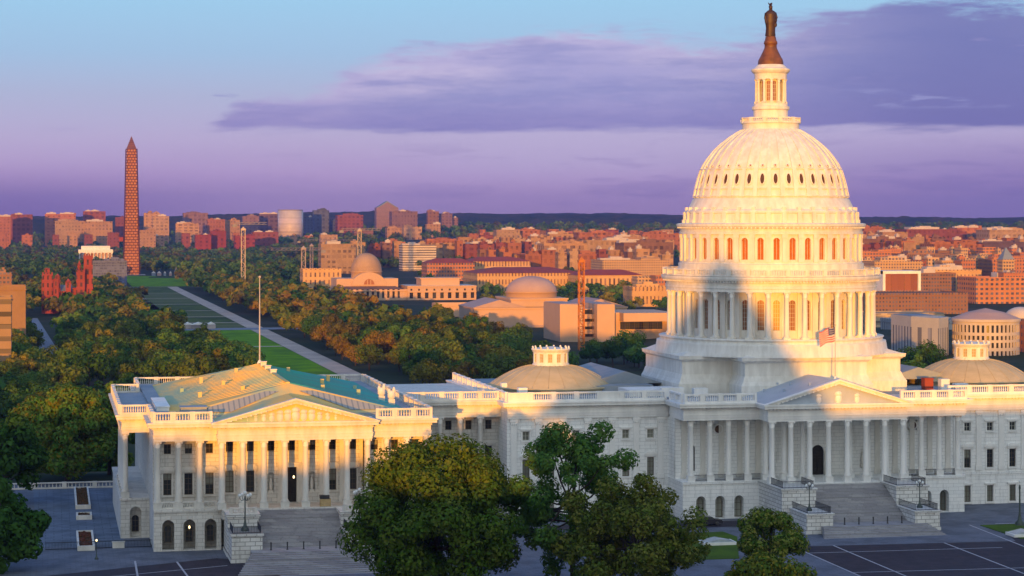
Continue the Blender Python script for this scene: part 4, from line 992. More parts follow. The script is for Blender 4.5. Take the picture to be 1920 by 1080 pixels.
# -- bronze robed woman on top of the lantern
def statue():
    t = thing('statue', 'dark bronze robed figure with crested helmet standing atop the dome', 'statue', (0, 0, 84.15))
    mb = MB(); mb.lathe([(.85, 0), (.86, .2), (.8, .8), (.78, 1.5), (.9, 2.3), (1.02, 2.9), (.9, 3.35), (.98, 3.9), (.92, 4.3), (.55, 4.65), (.3, 4.8), (.3, 4.95)], 14, cap=True)
    for i, (x, y, z) in enumerate(mb.v):
        f = 1.12 + .09 * sin(5 * math.atan2(y, x) + z * .7); mb.v[i] = (x * f, y * f * .78, z)
    mb.tube([(-.85, 0, 4.2), (-1.05, -.1, 3.3), (-.95, -.3, 2.5), (-.9, -.4, 2.3)], [.3, .25, .2, .18], 8)
    mb.tube([(.85, 0, 4.2), (1.1, -.1, 3.4), (.9, -.45, 2.9), (.75, -.5, 2.6)], [.3, .25, .2, .18], 8)
    mb.tube([(-.9, -.42, 2.5), (-1.0, -.45, .4)], .07, 6); mb.ball((.75, -.45, 2.1), (.34, .12, .5), 8, 5)
    mb.build('robed_body', M['bronze'], t)
    h = MB(); h.ball((0, -.05, 5.2), (.32, .36, .42), 10, 7); h.ball((0, -.38, 5.15), (.06, .08, .1), 6, 4); h.build('head', M['bronze'], t)
    c = MB(); c.ball((0, 0, 5.42), (.36, .4, .3), 10, 6); c.tube([(-.05, .3, 5.5), (0, .1, 5.85), (.05, -.25, 5.95), (.1, -.5, 5.8)], [.1, .2, .2, .05], 7)
    for s in (-1, 1): c.tube([(s * .1, .1, 5.7), (s * .3, .2, 6.05), (s * .38, .3, 6.2)], [.14, .1, .03], 6)
    c.build('crested_helmet', M['bronze'], t)
statue()

# -- flagpoles, flag
def flagpole(name, label, loc, h, r=.09, ball=True, par=None):
    t = thing(name, label, 'flagpole', loc); mb = MB(); mb.tube([(0, 0, -.3), (0, 0, h)], [r, r * .55], 8); mb.build('pole', M['pole'], t)
    b = MB(); b.ball((0, 0, h + r), (r * 1.6, r * 1.6, r * 1.6), 8, 6); b.build('finial', M['pole'], t)
    b = MB(); b.lathe([(r * 3, -.3), (r * 3, .1), (r * 1.6, .5), (r, .55)], 10); b.build('base', M['trim'], t); return t
M['pole'] = mat('white_pole_paint', (.55, .48, .38), None, 1, .4)
flagpole('flagpole', 'tall bare white flagpole on the ridge of the copper wing roof', (-91.9, 17.5, 24.3), zt(485, 520, 17.5) - 24.4, .15)
fpx, fpy = at(1566, -30.5), -30.5
flagpole('flagpole', 'thin flagpole flying the striped flag above the central pediment', (fpx, fpy, 23.3), 9.2, .09)
def flag():
    mb = MB(); nx, nz = 26, 13; w, h = 4.2, 2.3; P = {}
    for i in range(nx + 1):
        for j in range(nz + 1):
            s_ = i / nx; x = -w * .62 * s_; z = -h * j / nz * 1.05 - .95 * s_ ** 1.3 - .12 * sin(s_ * 9)
            P[i, j] = (x, .30 * sin(s_ * 8 + j * .15) * s_ + .25 * s_, z)
    for i in range(nx):
        for j in range(nz):
            cant = i < nx * .4 and j < 7
            m = 2 if cant and not ((i % 2 == 0) and (j % 2 == 0) and 0 < i < 10) else (1 if cant else j % 2)
            mb.face(P[i, j], P[i + 1, j], P[i + 1, j + 1], P[i, j + 1], m=0 if (not cant and j % 2 == 0) else (1 if m != 2 else 2))
    o = mb.build('flag', [mat('flag_red', (.62, .015, .025), None, 1, .8), mat('flag_white', (.72, .70, .68), None, 1, .8), mat('flag_blue', (.012, .02, .16), None, 1, .8)])
    o.location = (fpx - .1, fpy, 32.3); tag(o, 'red white and blue striped flag hanging from the pole over the pediment', 'flag')
flag()

# -- lamps, bollards, small things near the stairs
def lamp_post(label, loc, h=4.0, globes=5, lit=False, name='lamp_post', group=None):
    t = thing(name, label, 'lamp post', loc, 0, group); s = h / 4
    mb = MB(); mb.lathe([(.42 * s, 0), (.42 * s, .25 * s), (.2 * s, .5 * s), (.12 * s, .9 * s), (.075 * s, 1.2 * s), (.06 * s, h * .8), (.1 * s, h * .83), (.05 * s, h * .9)], 10); mb.build('post', M['greenmetal'], t)
    if globes > 1:
        for k in range(globes - 1):
            a = 2 * pi * k / (globes - 1) + .4; x, y = .62 * s * cos(a), .62 * s * sin(a)
            ab = MB(); ab.tube([(0, 0, h * .8), (x * .7, y * .7, h * .78), (x, y, h * .86)], .035 * s, 5); ab.build('arm', M['greenmetal'], t)
            g = MB(); g.ball((x, y, h * .91), (.17 * s, .17 * s, .2 * s), 10, 7); g.build('globe', M['lampglass' if lit else 'lampoff'], t)
    gs = min(s, 1.6 if globes > 1 else .9); g = MB(); g.ball((0, 0, h * .97), (.2 * gs, .2 * gs, .24 * gs), 10, 7); g.build('globe', M['lampglass' if lit else 'lampoff'], t)
    return t
lamp_post('five-globe green lamp post on the near stair block of the columned wing', (-101.0, -57, 4.3), 5.8)
lamp_post('five-globe green lamp post on the wing stair block half behind the big round tree', (-83.9, -57, 4.3), 5.8)
lamp_post('green globe lamp post on the stair block left of the central steps', (-9.0, -46, 3.3), 4.5)
lamp_post('green globe lamp post on the stair block right of the central steps', (10.0, -46, 3.3), 4.5)
p_ = (at(181, -52), -52); lamp_post('single lit globe lamp post beside the dark planted trough', (p_[0], p_[1], 0), zt(181, 1012, -52), 1, True)
p_ = (at(1912, -47), -47); lamp_post('thin lamp post standing by the kerbed lawn', (p_[0], p_[1], 0), 7.5, 1)
for px_, py_, Y, w in ((25, 790, 150, 'beside the lower lawn'), (52, 762, 260, 'by the street lawn edge')):
    x = at(px_, Y); lamp_post('small lit park lamp ' + w + ' beyond the left trees', (x, Y, gz(x, Y)), max(3, zt(px_, py_, Y) - gz(x, Y)), 1, True)
bm = MB(); bm.lathe([(.16, 0), (.16, .1), (.11, .14), (.1, .95), (.13, 1.0), (.12, 1.12), (.02, 1.2)], 10); bme = bm.mesh('bollard', M['blackmetal'])
cnt = {}
def bollard(x, y, z, where, i, n):
    t = put('bollard', bme, None, (x, y, z)); tag(t, 'black iron bollard on the %s landing, %s from its left end' % (where, ordw(i + 1)), 'bollard', 'bollards across the stair landings')
for i in range(7): bollard(-6.4 + i * 2.45, -48.6, 1.26, 'central stair', i, 7)
for i in range(6): bollard(-97.5 + i * 2.4, -60.6, 1.86, 'wing stair', i, 6)
cr = thing('crate', 'tan crate with a dark lid standing between two columns of the wing portico', 'crate', (XW + 4.6, -47.6, ZB))
mb = MB(); mb.box(-.75, .75, -.5, .5, .05, 1.15); mb.box(-.8, -.7, -.55, .55, 0, 1.2); mb.box(.7, .8, -.55, .55, 0, 1.2); mb.build('box', mat('tan_plywood', (.45, .33, .16), (.36, .26, .13), 2), cr)
mb = MB(); mb.box(-.85, .6, -.5, .5, 1.2, 1.75); mb.build('lid', M['blackmetal'], cr)

# -- terrace beside the wing: rails, planted troughs, parapet
def trough(loc, L, label, dark):
    t = thing('planter', label, 'planter', loc); mb = MB()
    w = 1.3
    for a, b, c, d in ((-w, w, -L / 2, -L / 2 + .35), (-w, w, L / 2 - .35, L / 2), (-w, -w + .3, -L / 2 + .35, L / 2 - .35), (w - .3, w, -L / 2 + .35, L / 2 - .35)): mb.box(a, b, c, d, 0, .75)
    mb.build('rim', M['mtrim'], t)
    s = MB(); rng = random.Random(int(L * 10))
    s.box(-w + .31, w - .31, -L / 2 + .36, L / 2 - .36, 0, .5)
    for i in range(int(L * 9)): s.ball((rng.uniform(-.85, .85), rng.uniform(-L / 2 + .5, L / 2 - .5), .5 + .1 * rng.random()), (.22, .22, .2), 5, 3)
    s.build('planting', mat('planting_' + dark, (.10, .045, .02) if dark == 'a' else (.13, .03, .025), (.05, .04, .015), 1.5, .9), t)
ty = lambda px, py: (CAM[0] + (FPX * CAM[2] / (py - HOR)) * sin(YAW) + ((px - 960) / FPX * FPX * CAM[2] / (py - HOR)) * cos(YAW), CAM[1] + (FPX * CAM[2] / (py - HOR)) * cos(YAW) - ((px - 960) / FPX * FPX * CAM[2] / (py - HOR)) * sin(YAW))
p0, p1 = ty(153, 920), ty(155, 955); trough(((p0[0] + p1[0]) / 2, (p0[1] + p1[1]) / 2, .02), abs(p0[1] - p1[1]), 'long brown planted trough at the far end of the blue terrace', 'a')
p0, p1 = ty(159, 1003), ty(161, 1033); trough(((p0[0] + p1[0]) / 2, (p0[1] + p1[1]) / 2, .02), abs(p0[1] - p1[1]), 'red-brown planted trough at the near end of the blue terrace', 'b')
p0, p1 = ty(157, 968), ty(158, 975); trough(((p0[0] + p1[0]) / 2, (p0[1] + p1[1]) / 2, .02), 4.5, 'short planted trough between the two long terrace troughs', 'a')
q = [ty(62, 918), ty(228, 918), ty(232, 1026), ty(70, 1026)]
sheet('terrace', q, .03, M['terr'])
tw_ = thing('terrace_wall', 'pale stone parapet along the far edge of the blue terrace', 'wall', (-126, q[0][1] + .6, 0)); mb = MB(); balus(mb, (-12, 0), (10.5, 0), 0, 1.2, 5, sp=.6); mb.build('balustrade', M['mtrim'], tw_)
tr_ = thing('terrace_railing', 'dark iron railing along the near edge of the blue terrace', 'railing', (0, 0, 0)); railing(-130, -113.5, q[2][1] - .8, q[2][1] - .79, .03, tr_, 1.1)
mb = MB(); mb.box(-.9, .9, -.5, .5, 0, .9); mb.box(-1, 1, -.6, .6, .9, 1.0); o = mb.build('stone_bench', M['mtrim']); o.location = (at(222, -41), -41, .03); tag(o, 'pale stone block by the railing at the wing corner', 'stone block')

# -- parked car and pale skylight on the plaza lawn
def car(label, x, y, rz, paint):
    t = thing('parked_car', label, 'car', (x, y, .04), rz); L, Wd = 4.8, 1.85
    side_ = [(-2.4, .35), (2.4, .35), (2.42, .75), (2.2, .92), (1.2, 1.0), (.6, 1.45), (-1.1, 1.48), (-1.75, 1.02), (-2.35, .95), (-2.42, .7)]
    mb = MB(); mb.prism_y(side_, -Wd / 2, Wd / 2); mb.build('body', paint, t)
    g = MB(); g.prism_y([(1.08, 1.0), (.55, 1.41), (-1.05, 1.44), (-1.6, 1.03)], -Wd / 2 - .01, Wd / 2 + .01); g.build('side_window', M['glass'], t)
    for sx in (-1.45, 1.45):
        for sy in (-1, 1):
            w = MB(); w.lathe([(.02, -.1), (.2, -.1), (.33, -.1), (.34, .1), (.2, .1), (.02, .1)], 14, cap=False); o = w.build('wheel', M['blackmetal'], t); o.location = (sx, sy * (Wd / 2 - .08), .34); o.rotation_euler = (pi / 2, 0, 0)
    for sy in (-.6, .6):
        h = MB(); h.box(2.38, 2.45, sy - .2, sy + .2, .62, .78); h.build('headlight', M['lampoff'], t)
        h = MB(); h.box(-2.46, -2.38, sy - .2, sy + .2, .68, .85); h.build('tail_light', R['red'], t)
gx, gy = ty(1326, 985); car('dark car parked on the asphalt left of the central steps', gx, gy, 0, mat('dark_car_paint', (.02, .02, .028), None, 1, .25, .6))
gx, gy = ty(1345, 1021); sl = thing('skylight', 'pale low glazed skylight set in the plaza grass', 'skylight', (gx, gy, .1)); mb = MB(); mb.box(-2.6, 2.6, -1.7, 1.7, 0, .45); mb.build('curb', M['trim'], sl); mb = MB(); mb.prism_y([(-2.4, .45), (2.4, .45), (0, .95)], -1.5, 1.5); mb.build('glass_pitch', mat('pale_glass', (.4, .46, .5), None, 1, .2), sl)
gx, gy = ty(1900, 1006); sl = thing('skylight', 'pale low skylight in the kerbed lawn at the photo edge', 'skylight', (gx + 2, gy, .1)); mb = MB(); mb.box(-2.6, 2.6, -1.7, 1.7, 0, .45); mb.build('curb', M['trim'], sl); mb = MB(); mb.prism_y([(-2.4, .45), (2.4, .45), (0, .95)], -1.5, 1.5); mb.build('glass_pitch', mat('pale_glass_pane', (.4, .46, .5), None, 1, .2), sl)

# ------------------------------------------------------------------ the library behind the camera (its roofs and dome throw the morning shade)
def library():
    t = thing('library_building', 'grey stone library with dome and lantern east of the plaza, behind the viewpoint', 'building', (-135, -402, 0), -SUN_P)
    wall = city('library_granite', (.45, .43, .40), (.42, .4, .38), 4.5, 7, .4, .6)
    mb = MB(); mb.box(-160, -80, -60, 24, 0, 31); mb.box(-80, -60.5, -58, 22, 0, 26.4); mb.box(-60.5, -25, -50, 20, 0, 27.6); mb.box(-25, 19.5, -40, 22, 0, 34); mb.box(19.5, 150, -60, 24, 0, 34.3)
    mb.build('wall', wall, t)
    mb = MB(); mb.prism([(-36 + 4, -28), (19, -28), (19, 10), (-36 + 4, 10)], 34, 38.6, top=[(-27, -24), (16, -24), (16, 6), (-27, 6)]); mb.prism([(-24, -20), (16, -20), (16, 4), (-24, 4)], 38.6, 42.4, top=[(-19, -16), (13, -16), (13, 0), (-19, 0)]); mb.build('roof', R['grey'], t)
    mb = MB(); mb.lathe([(13.2, 40), (13.2, 43.5), (11.5, 45.5), (10.2, 47.5), (8.4, 50.3), (6.8, 52.5), (5.2, 54.2), (4.2, 55)], 32); o = mb.build('dome', M['tealroof'], t); o.location = (0, -6, 0)
    mb = MB(); mb.lathe([(4.0, 54.5), (4.0, 58.6), (3.6, 59.2), (2.0, 60.6), (.8, 61.4), (.2, 62.3)], 16); o = mb.build('lantern', M['trim'], t); o.location = (0, -6, 0)
library()

# ------------------------------------------------------------------ trees
def leaf_quads(rng, c, nrm, size, asp=.62):
    n = len(c); r = rng.normal(size=(n, 3)); t = np.cross(nrm, r); t /= np.linalg.norm(t, axis=1, keepdims=True) + 1e-9
    b = np.cross(nrm, t); s = size * (.5 + 1.1 * rng.rand(n, 1) ** 1.6)
    bend = nrm * s * .25
    V = np.stack([c + t * s - bend, c + b * s * asp, c - t * s - bend, c - b * s * asp], 1).reshape(-1, 3)
    return V
def quads_mesh(name, V, mats, mi=None):
    n = len(V) // 4; me = bpy.data.meshes.new(name)
    me.vertices.add(len(V)); me.vertices.foreach_set('co', V.astype(np.float32).ravel())
    me.loops.add(n * 4); me.loops.foreach_set('vertex_index', np.arange(n * 4, dtype=np.int32))
    me.polygons.add(n); me.polygons.foreach_set('loop_start', np.arange(0, n * 4, 4, dtype=np.int32)); 
    for m in mats: me.materials.append(m)
    if mi is not None: me.polygons.foreach_set('material_index', mi.astype(np.int32))
    me.update(calc_edges=True); return me
def crown_points(rng, n, R, zc, rz, nl, lobe=(.28, .5), bottom=-.55, hollow=.6, squash=1.0):
    """leaf clumps gathered in many uneven lobes over an ellipsoid crown"""
    d = rng.normal(size=(nl * 3, 3)); d /= np.linalg.norm(d, axis=1, keepdims=True); d = d[d[:, 2] > bottom][:nl]
    k = rng.uniform(.45, .82, (len(d), 1)); lc = d * k * np.array([R, R, rz]); lr = rng.uniform(lobe[0], lobe[1], len(d)) * R
    w = lr ** 2; i = rng.choice(len(d), n, p=w / w.sum())
    q = rng.normal(size=(n, 3)); q /= np.linalg.norm(q, axis=1, keepdims=True)
    rad = lr[i] * (rng.uniform(hollow ** 3, 1.15, n)) ** (1 / 3)
    p = lc[i] + q * rad[:, None] * np.array([1, 1, .85]); nrm = q + rng.normal(size=(n, 3)) * .32 + np.array([0, 0, .3]); nrm /= np.linalg.norm(nrm, axis=1, keepdims=True)
    p[:, 2] += zc
    return p, nrm, lc + np.array([0, 0, zc])
def trunk_mesh(rng, h, r, targets, name='trunk'):
    mb = MB(); top = h * .72
    mb.tube([(0, 0, -.6), (r * .1, 0, .5), (rng.normal() * r * .5, rng.normal() * r * .5, top * .5), (rng.normal() * r, rng.normal() * r, top)], [r * 1.35, r, r * .8, r * .4], 8)
    for t in targets:
        f = rng.uniform(.3, .85); b = Vector((0, 0, top * f)); e = Vector(t); m = b.lerp(e, .5) + Vector((0, 0, -.08 * (e - b).length))
        mb.tube([b, m, e], [r * .45 * (1.1 - f * .5), r * .3, r * .08], 6)
    return mb.mesh(name, M['bark'])
# shared crowns for the trees of the Mall: four shapes, each about 16 m across
SHAPE = []
for sidx in range(6):
    rng = np.random.RandomState(20 + sidx)
    R0_, H0_ = ((8, 15), (9.6, 12.5), (5.8, 16.5), (8.2, 13), (6.2, 13), (7.4, 15.5))[sidx]
    p, nn_, lc = crown_points(rng, 2600, R0_, H0_ * .56, H0_ * .44, 22, (.24, .44), -.7)
    V = leaf_quads(rng, p, nn_, .52)
    SHAPE.append((V, trunk_mesh(rng, H0_, .38, lc[:6])))
CROWN = {}
def crown_of(s, colr):
    if (s, colr) not in CROWN: CROWN[s, colr] = quads_mesh('crown', SHAPE[s][0], [LEAF[colr]])
    return CROWN[s, colr]
TREES = []
def capitol_hides(x, y, ztop):
    px, py, d = proj(x, y, ztop)
    if px < -60 or px > 1980: return True
    if y < 20: return False
    if 225 < px < 800 and py > 722: return True
    if 800 <= px < 1215 and py > 712: return True
    if 1215 <= px < 1690 and py > 470: return True
    return px >= 1690 and py > 705
rt = random.Random(11)
KIND = {'dark green': 'oak_tree', 'green': 'linden_tree', 'olive': 'elm_tree', 'golden': 'ash_tree', 'orange': 'maple_tree', 'russet': 'sweetgum_tree'}
def add_tree(x, y, colr, zone, s=None, k=None):
    k = k or rt.uniform(.8, 1.2); s = rt.randrange(6) if s is None else s
    TREES.append((x, y, colr, zone, s, k))
def fill(x0, x1, y0, y1, gap, cols, zone, avoid=lambda x, y: False, k=(.7, 1.25), ax=True):
    y = y0
    while y < y1:
        x = x0 + rt.uniform(0, gap)
        while x < x1:
            xx, yy = x + rt.uniform(-.3, .3) * gap, y + rt.uniform(-.35, .35) * gap; xm = mall(xx, yy) if ax else xx
            if not avoid(xm, yy):
                names, w = zip(*cols); add_tree(xm, yy, rt.choices(names, w)[0], zone, None, rt.uniform(*k))
            x += gap * rt.uniform(.85, 1.2)
        y += gap * .9
street = lambda x, y: 630 < y < 1190 and -136 - (y - 640) * .031 < x < -119 - (y - 640) * .033
fill(-170, -116, 75, 395, 17, [('dark green', 5), ('green', 3), ('olive', 1)], 'in the slope grove by the wing', ax=False)
fill(-160, -50, 475, 700, 18, [('dark green', 4), ('green', 4), ('olive', 3), ('golden', 2)], 'in the near left grove', lambda x, y: street(x, y) or x < -150)
fill(-165, -55, 700, 985, 19, [('olive', 5), ('green', 3), ('dark green', 4), ('golden', 2)], 'in the middle left grove', street)
fill(-115, -60, 1020, 1420, 19, [('olive', 4), ('golden', 2), ('dark green', 4), ('russet', 1)], 'in the far left grove', street)
fill(15, 90, 470, 720, 17, [('green', 3), ('olive', 4), ('golden', 2), ('dark green', 2), ('orange', 1)], 'in the near gravel-path grove')
fill(14, 120, 720, 985, 18, [('golden', 4), ('orange', 2), ('olive', 3), ('dark green', 2), ('russet', 1)], 'in the middle gravel-path grove', lambda x, y: x > 145)
fill(12, 100, 1020, 1420, 20, [('golden', 4), ('orange', 4), ('olive', 2), ('dark green', 1), ('russet', 2)], 'in the far gravel-path grove', lambda x, y: y > 1180 and x > 95)
fill(120, 200, 480, 640, 16, [('green', 3), ('dark green', 4)], 'by the modern gallery block', lambda x, y: x > 190)
fill(150, 300, 330, 470, 15, [('green', 3), ('dark green', 4)], 'right of the great dome', lambda x, y: x < 195 or proj(x, y, 0)[0] > 1735)
TREES = [t for t in TREES if not capitol_hides(t[0], t[1], gz(t[0], t[1]) + 14 * t[5])]
TREES.sort(key=lambda t: (t[0] - CAM[0]) ** 2 + (t[1] - CAM[1]) ** 2)
REST = TREES[330:]; TREES = TREES[:330]
tc_ = {}
for x, y, colr, zone, s, k in TREES:
    n = tc_[colr, zone] = tc_.get((colr, zone), 0) + 1
    t = thing(KIND[colr], '%s tree %s, %s nearest of its colour' % (colr, zone, ordw(n)), 'tree', (x, y, gz(x, y)), rt.uniform(0, 6.28), 'trees of the long park')
    t.scale = (k, k, k * rt.uniform(.9, 1.1))
    put('crown', crown_of(s, colr), t); put('trunk', SHAPE[s][1], t)

# far woods that read as one mass
def woods():
    rng = np.random.RandomState(8); Vs, Ms = [], []
    names = list(LEAF); pts = [(x, y, k, names.index(c), gz(x, y)) for x, y, c, z, s, k in REST]
    def scatter(n, x0, x1, y0, y1, cols, avoid=None):
        for _ in range(n):
            y = y0 + (y1 - y0) * rng.rand() ; f = (y + 381) / 2000
            x = rng.uniform(x0, x1) * f if x0 < -300 else rng.uniform(x0, x1)
            if avoid and avoid(x, y): continue
            pts.append((x, y, rng.uniform(.8, 1.25), names.index(cols[rng.randint(len(cols))]), gz(x, y)))
    dk = ['dark green', 'dark green', 'green', 'olive', 'russet']
    lawn = lambda x, y: (x + .006 * (y - 627) > -58 and x + .006 * (y - 627) < 14 and y < 2170) or ((x + 36) ** 2 + (y - 2232) ** 2 < 75 ** 2)
    for _ in range(620):
        y = rng.uniform(1180, 1900); x = mall(rng.choice([rng.uniform(-240, -62), rng.uniform(16, 95)]), y)
        if not ((-165 < x < -80 and 1262 < y < 1310)): pts.append((x, y, rng.uniform(.75, 1.1), names.index(['olive', 'dark green', 'russet', 'golden', 'dark green'][rng.randint(5)]), gz(x, y)))
    for _ in range(2300):
        y = rng.uniform(1900, 4300); px = rng.uniform(-40, 980 if y < 3400 else 760); x = at(px, y)
        if lawn(x, y) or (y < 3480 and y > 2300 and -100 < x < -20 and y < 3445 and abs(px - 180) < 40 and y > 2900): continue
        if px > 560 and y < 2500: continue
        pts.append((x, y, rng.uniform(.8, 1.2), names.index(dk[rng.randint(5)]), gz(x, y)))
    for _ in range(1500):
        y = rng.uniform(4300, 5600); x = at(rng.uniform(-40, 1960), y); pts.append((x, y, rng.uniform(1., 1.6), names.index(dk[rng.randint(5)]), gz(x, y)))
    for _ in range(210):
        y = rng.uniform(1500, 4200); x = at(rng.choice([rng.uniform(780, 1270), rng.uniform(1630, 1960)]), y); pts.append((x, y, rng.uniform(.6, .9), names.index(dk[rng.randint(5)]), gz(x, y)))
    for _ in range(420):
        y = rng.uniform(150, 1900); x = at(rng.uniform(-620, -40), y); pts.append((x, y, rng.uniform(.7, 1.2), names.index(['dark green', 'green', 'olive', 'dark green'][rng.randint(4)]), gz(x, y)))
    for _ in range(170):
        y = rng.uniform(300, 1150); x = at(rng.uniform(1290, 1600), y); pts.append((x, y, rng.uniform(.7, 1.1), names.index(['dark green', 'green', 'olive', 'dark green'][rng.randint(4)]), gz(x, y)))
    for _ in range(70):
        y = rng.uniform(1150, 1640); x = at(rng.uniform(905, 1250), y); pts.append((x, y, rng.uniform(.6, .9), names.index(['dark green', 'green', 'olive', 'golden'][rng.randint(4)]), gz(x, y)))
    base = []
    for s in range(4):
        p, nn_, _ = crown_points(rng, 130, 7.5, 8.4, 5.4, 12, (.3, .5)); base.append((p, nn_))
    for x, y, k, c, z in pts:
        p, nn_ = base[rng.randint(4)]; a = rng.uniform(0, 6.28); ca, sa = cos(a), sin(a); Rm = np.array([[ca, -sa, 0], [sa, ca, 0], [0, 0, 1]])
        Vs.append(leaf_quads(rng, p @ Rm.T * k + np.array([x, y, z]), nn_ @ Rm.T, 1.9 * k)); Ms.append(np.full(len(p), c))
    o = put('woods', quads_mesh('woods', np.concatenate(Vs), [LEAF[n] for n in names], np.concatenate(Ms))); tag(o, 'mass of dark autumn woods round the far end of the lawn', None, None, 'stuff')
woods()

for i, (px_, Y_, w_2, nm) in enumerate(((352, 1008, 3.2, 'white event tent at the left end of the park cross road'), (372, 1006, 4.5, 'wide grey event tent in the middle of the tents on the park cross road'), (396, 1008, 2.6, 'small white event tent at the right end of the tents on the park cross road'))):
    x_ = at(px_, Y_); t = thing('event_tent', nm, 'tent', (x_, Y_, gz(x_, Y_) + .35)); q = MB(); q.box(-w_2, w_2, -2.5, 2.5, 0, 2.6); q.build('wall', R['pale'] if i != 1 else R['grey'], t); q = MB(); q.prism_y([(-w_2 - .3, 2.6), (w_2 + .3, 2.6), (0, 4.2)], -2.8, 2.8); q.build('canopy', M['trim'], t)

# trees standing close to the domed building
def big_tree(name, label, x, y, R, H, n, size, colr, nl, lobe, cz=.58, rzf=.46, seed=1, tr=.5, hollow=.6, bottom=-.6, second=None, limbs=12, mixc=.25, z=0.0):
    rng = np.random.RandomState(seed); t = thing(name, label, 'tree', (x, y, z))
    p, nn_, lc = crown_points(rng, n, R, H * cz, H * rzf, nl, lobe, bottom, hollow)
    V = leaf_quads(rng, p, nn_, size); mi = None; mats = [LEAF[colr]]
    if second: mats.append(LEAF[second]); mi = (rng.rand(n) < mixc).astype(int)
    put('crown', quads_mesh('crown', V, mats, mi), t); put('trunk', trunk_mesh(rng, H, tr, lc[:limbs]), t); return t
LEAF['deep'] = leafmat('deep_green_leaves', (.05, .115, .016), (.085, .14, .02), .2)
LEAF['fresh'] = leafmat('fresh_green_leaves', (.08, .21, .045), (.12, .23, .06), .3)
LEAF['bright'] = leafmat('bright_green_leaves', (.10, .24, .04), (.16, .25, .045), .3)
LEAF['tawny'] = leafmat('tawny_leaves', (.17, .23, .045), (.24, .24, .05), .3)
def spot(px, d):  # ground point on a sight column at distance d along the view axis
    l = (px - 960) / FPX * d; return CAM[0] + d * sin(YAW) + l * cos(YAW), CAM[1] + d * cos(YAW) - l * sin(YAW)
x, y = spot(818, 288); big_tree('maple_tree', 'large round dense dark-green tree hiding the right end of the columned wing', x, y, 12.6, 22.6, 70000, .25, 'deep', 110, (.14, .27), .49, .51, 2, .55, .55, -.95, 'olive', 22, .35)
x, y = spot(1075, 290); big_tree('linden_tree', 'tall loose bright-green tree before the white central block', x, y, 11.0, 25.4, 34000, .235, 'fresh', 110, (.075, .185), .5, .51, 5, .4, .4, -.95, 'green', 26, .4)
x, y = spot(1185, 280); big_tree('honey_locust_tree', 'tawny thin-leaved tree with bare twigs beside the bright-green tree', x, y, 11.6, 18.8, 38000, .215, 'tawny', 110, (.08, .19), .5, .52, 7, .4, .4, -.95, 'olive', 34, .45)
x, y = spot(1446, 300); big_tree('oak_tree', 'small brown-green tree in front of the central stairs', x, y, 5.3, 10.4, 11000, .22, 'tawny', 26, (.2, .36), .62, .42, 9, .25, .5, -.6, 'deep', 12, .55)
x, y = spot(1440, 272); big_tree('elm_tree', 'yellow-green treetop at the bottom edge below the small brown-green tree', x, y, 6.2, 8.6, 12000, .23, 'olive', 26, (.2, .36), .55, .46, 10, .25, .5, -.6, 'golden', 12, .3)
x, y = spot(1240, 262); big_tree('elm_tree', 'orange-tinged treetop peeping in at the bottom edge under the tawny tree', x, y, 5.0, 7.6, 9000, .22, 'golden', 20, (.2, .36), .55, .46, 12, .25, .5, -.6, 'olive', 12, .4)
x, y = spot(126, 421); big_tree('maple_tree', 'broad green tree with a golden top left of the columned wing', x, y, 11.2, 18.9, 34000, .33, 'bright', 70, (.16, .30), .5, .5, 13, .5, .5, -.9, 'golden', 16, .2)
x, y = spot(-8, 312); big_tree('oak_tree', 'very dark tree at the bottom left corner of the view', x, y, 7.4, 15.0, 13000, .4, 'dark green', 50, (.18, .32), .42, .56, 14, .4, .5, -1.1, None, 14)
x, y = spot(205, 432); big_tree('elm_tree', 'olive tree squeezed between the broad green tree and the columned wing', x, y, 7.5, 19.5, 15000, .36, 'olive', 45, (.18, .32), .5, .5, 18, .4, .5, -.9, 'green', 12, .4)
x, y = spot(8, 385); big_tree('oak_tree', 'dark tree at the left edge behind the corner tree', x, y, 7.6, 17, 7000, .45, 'dark green', 36, (.2, .34), .55, .46, 15, .4, .5, -.8, None, 14)

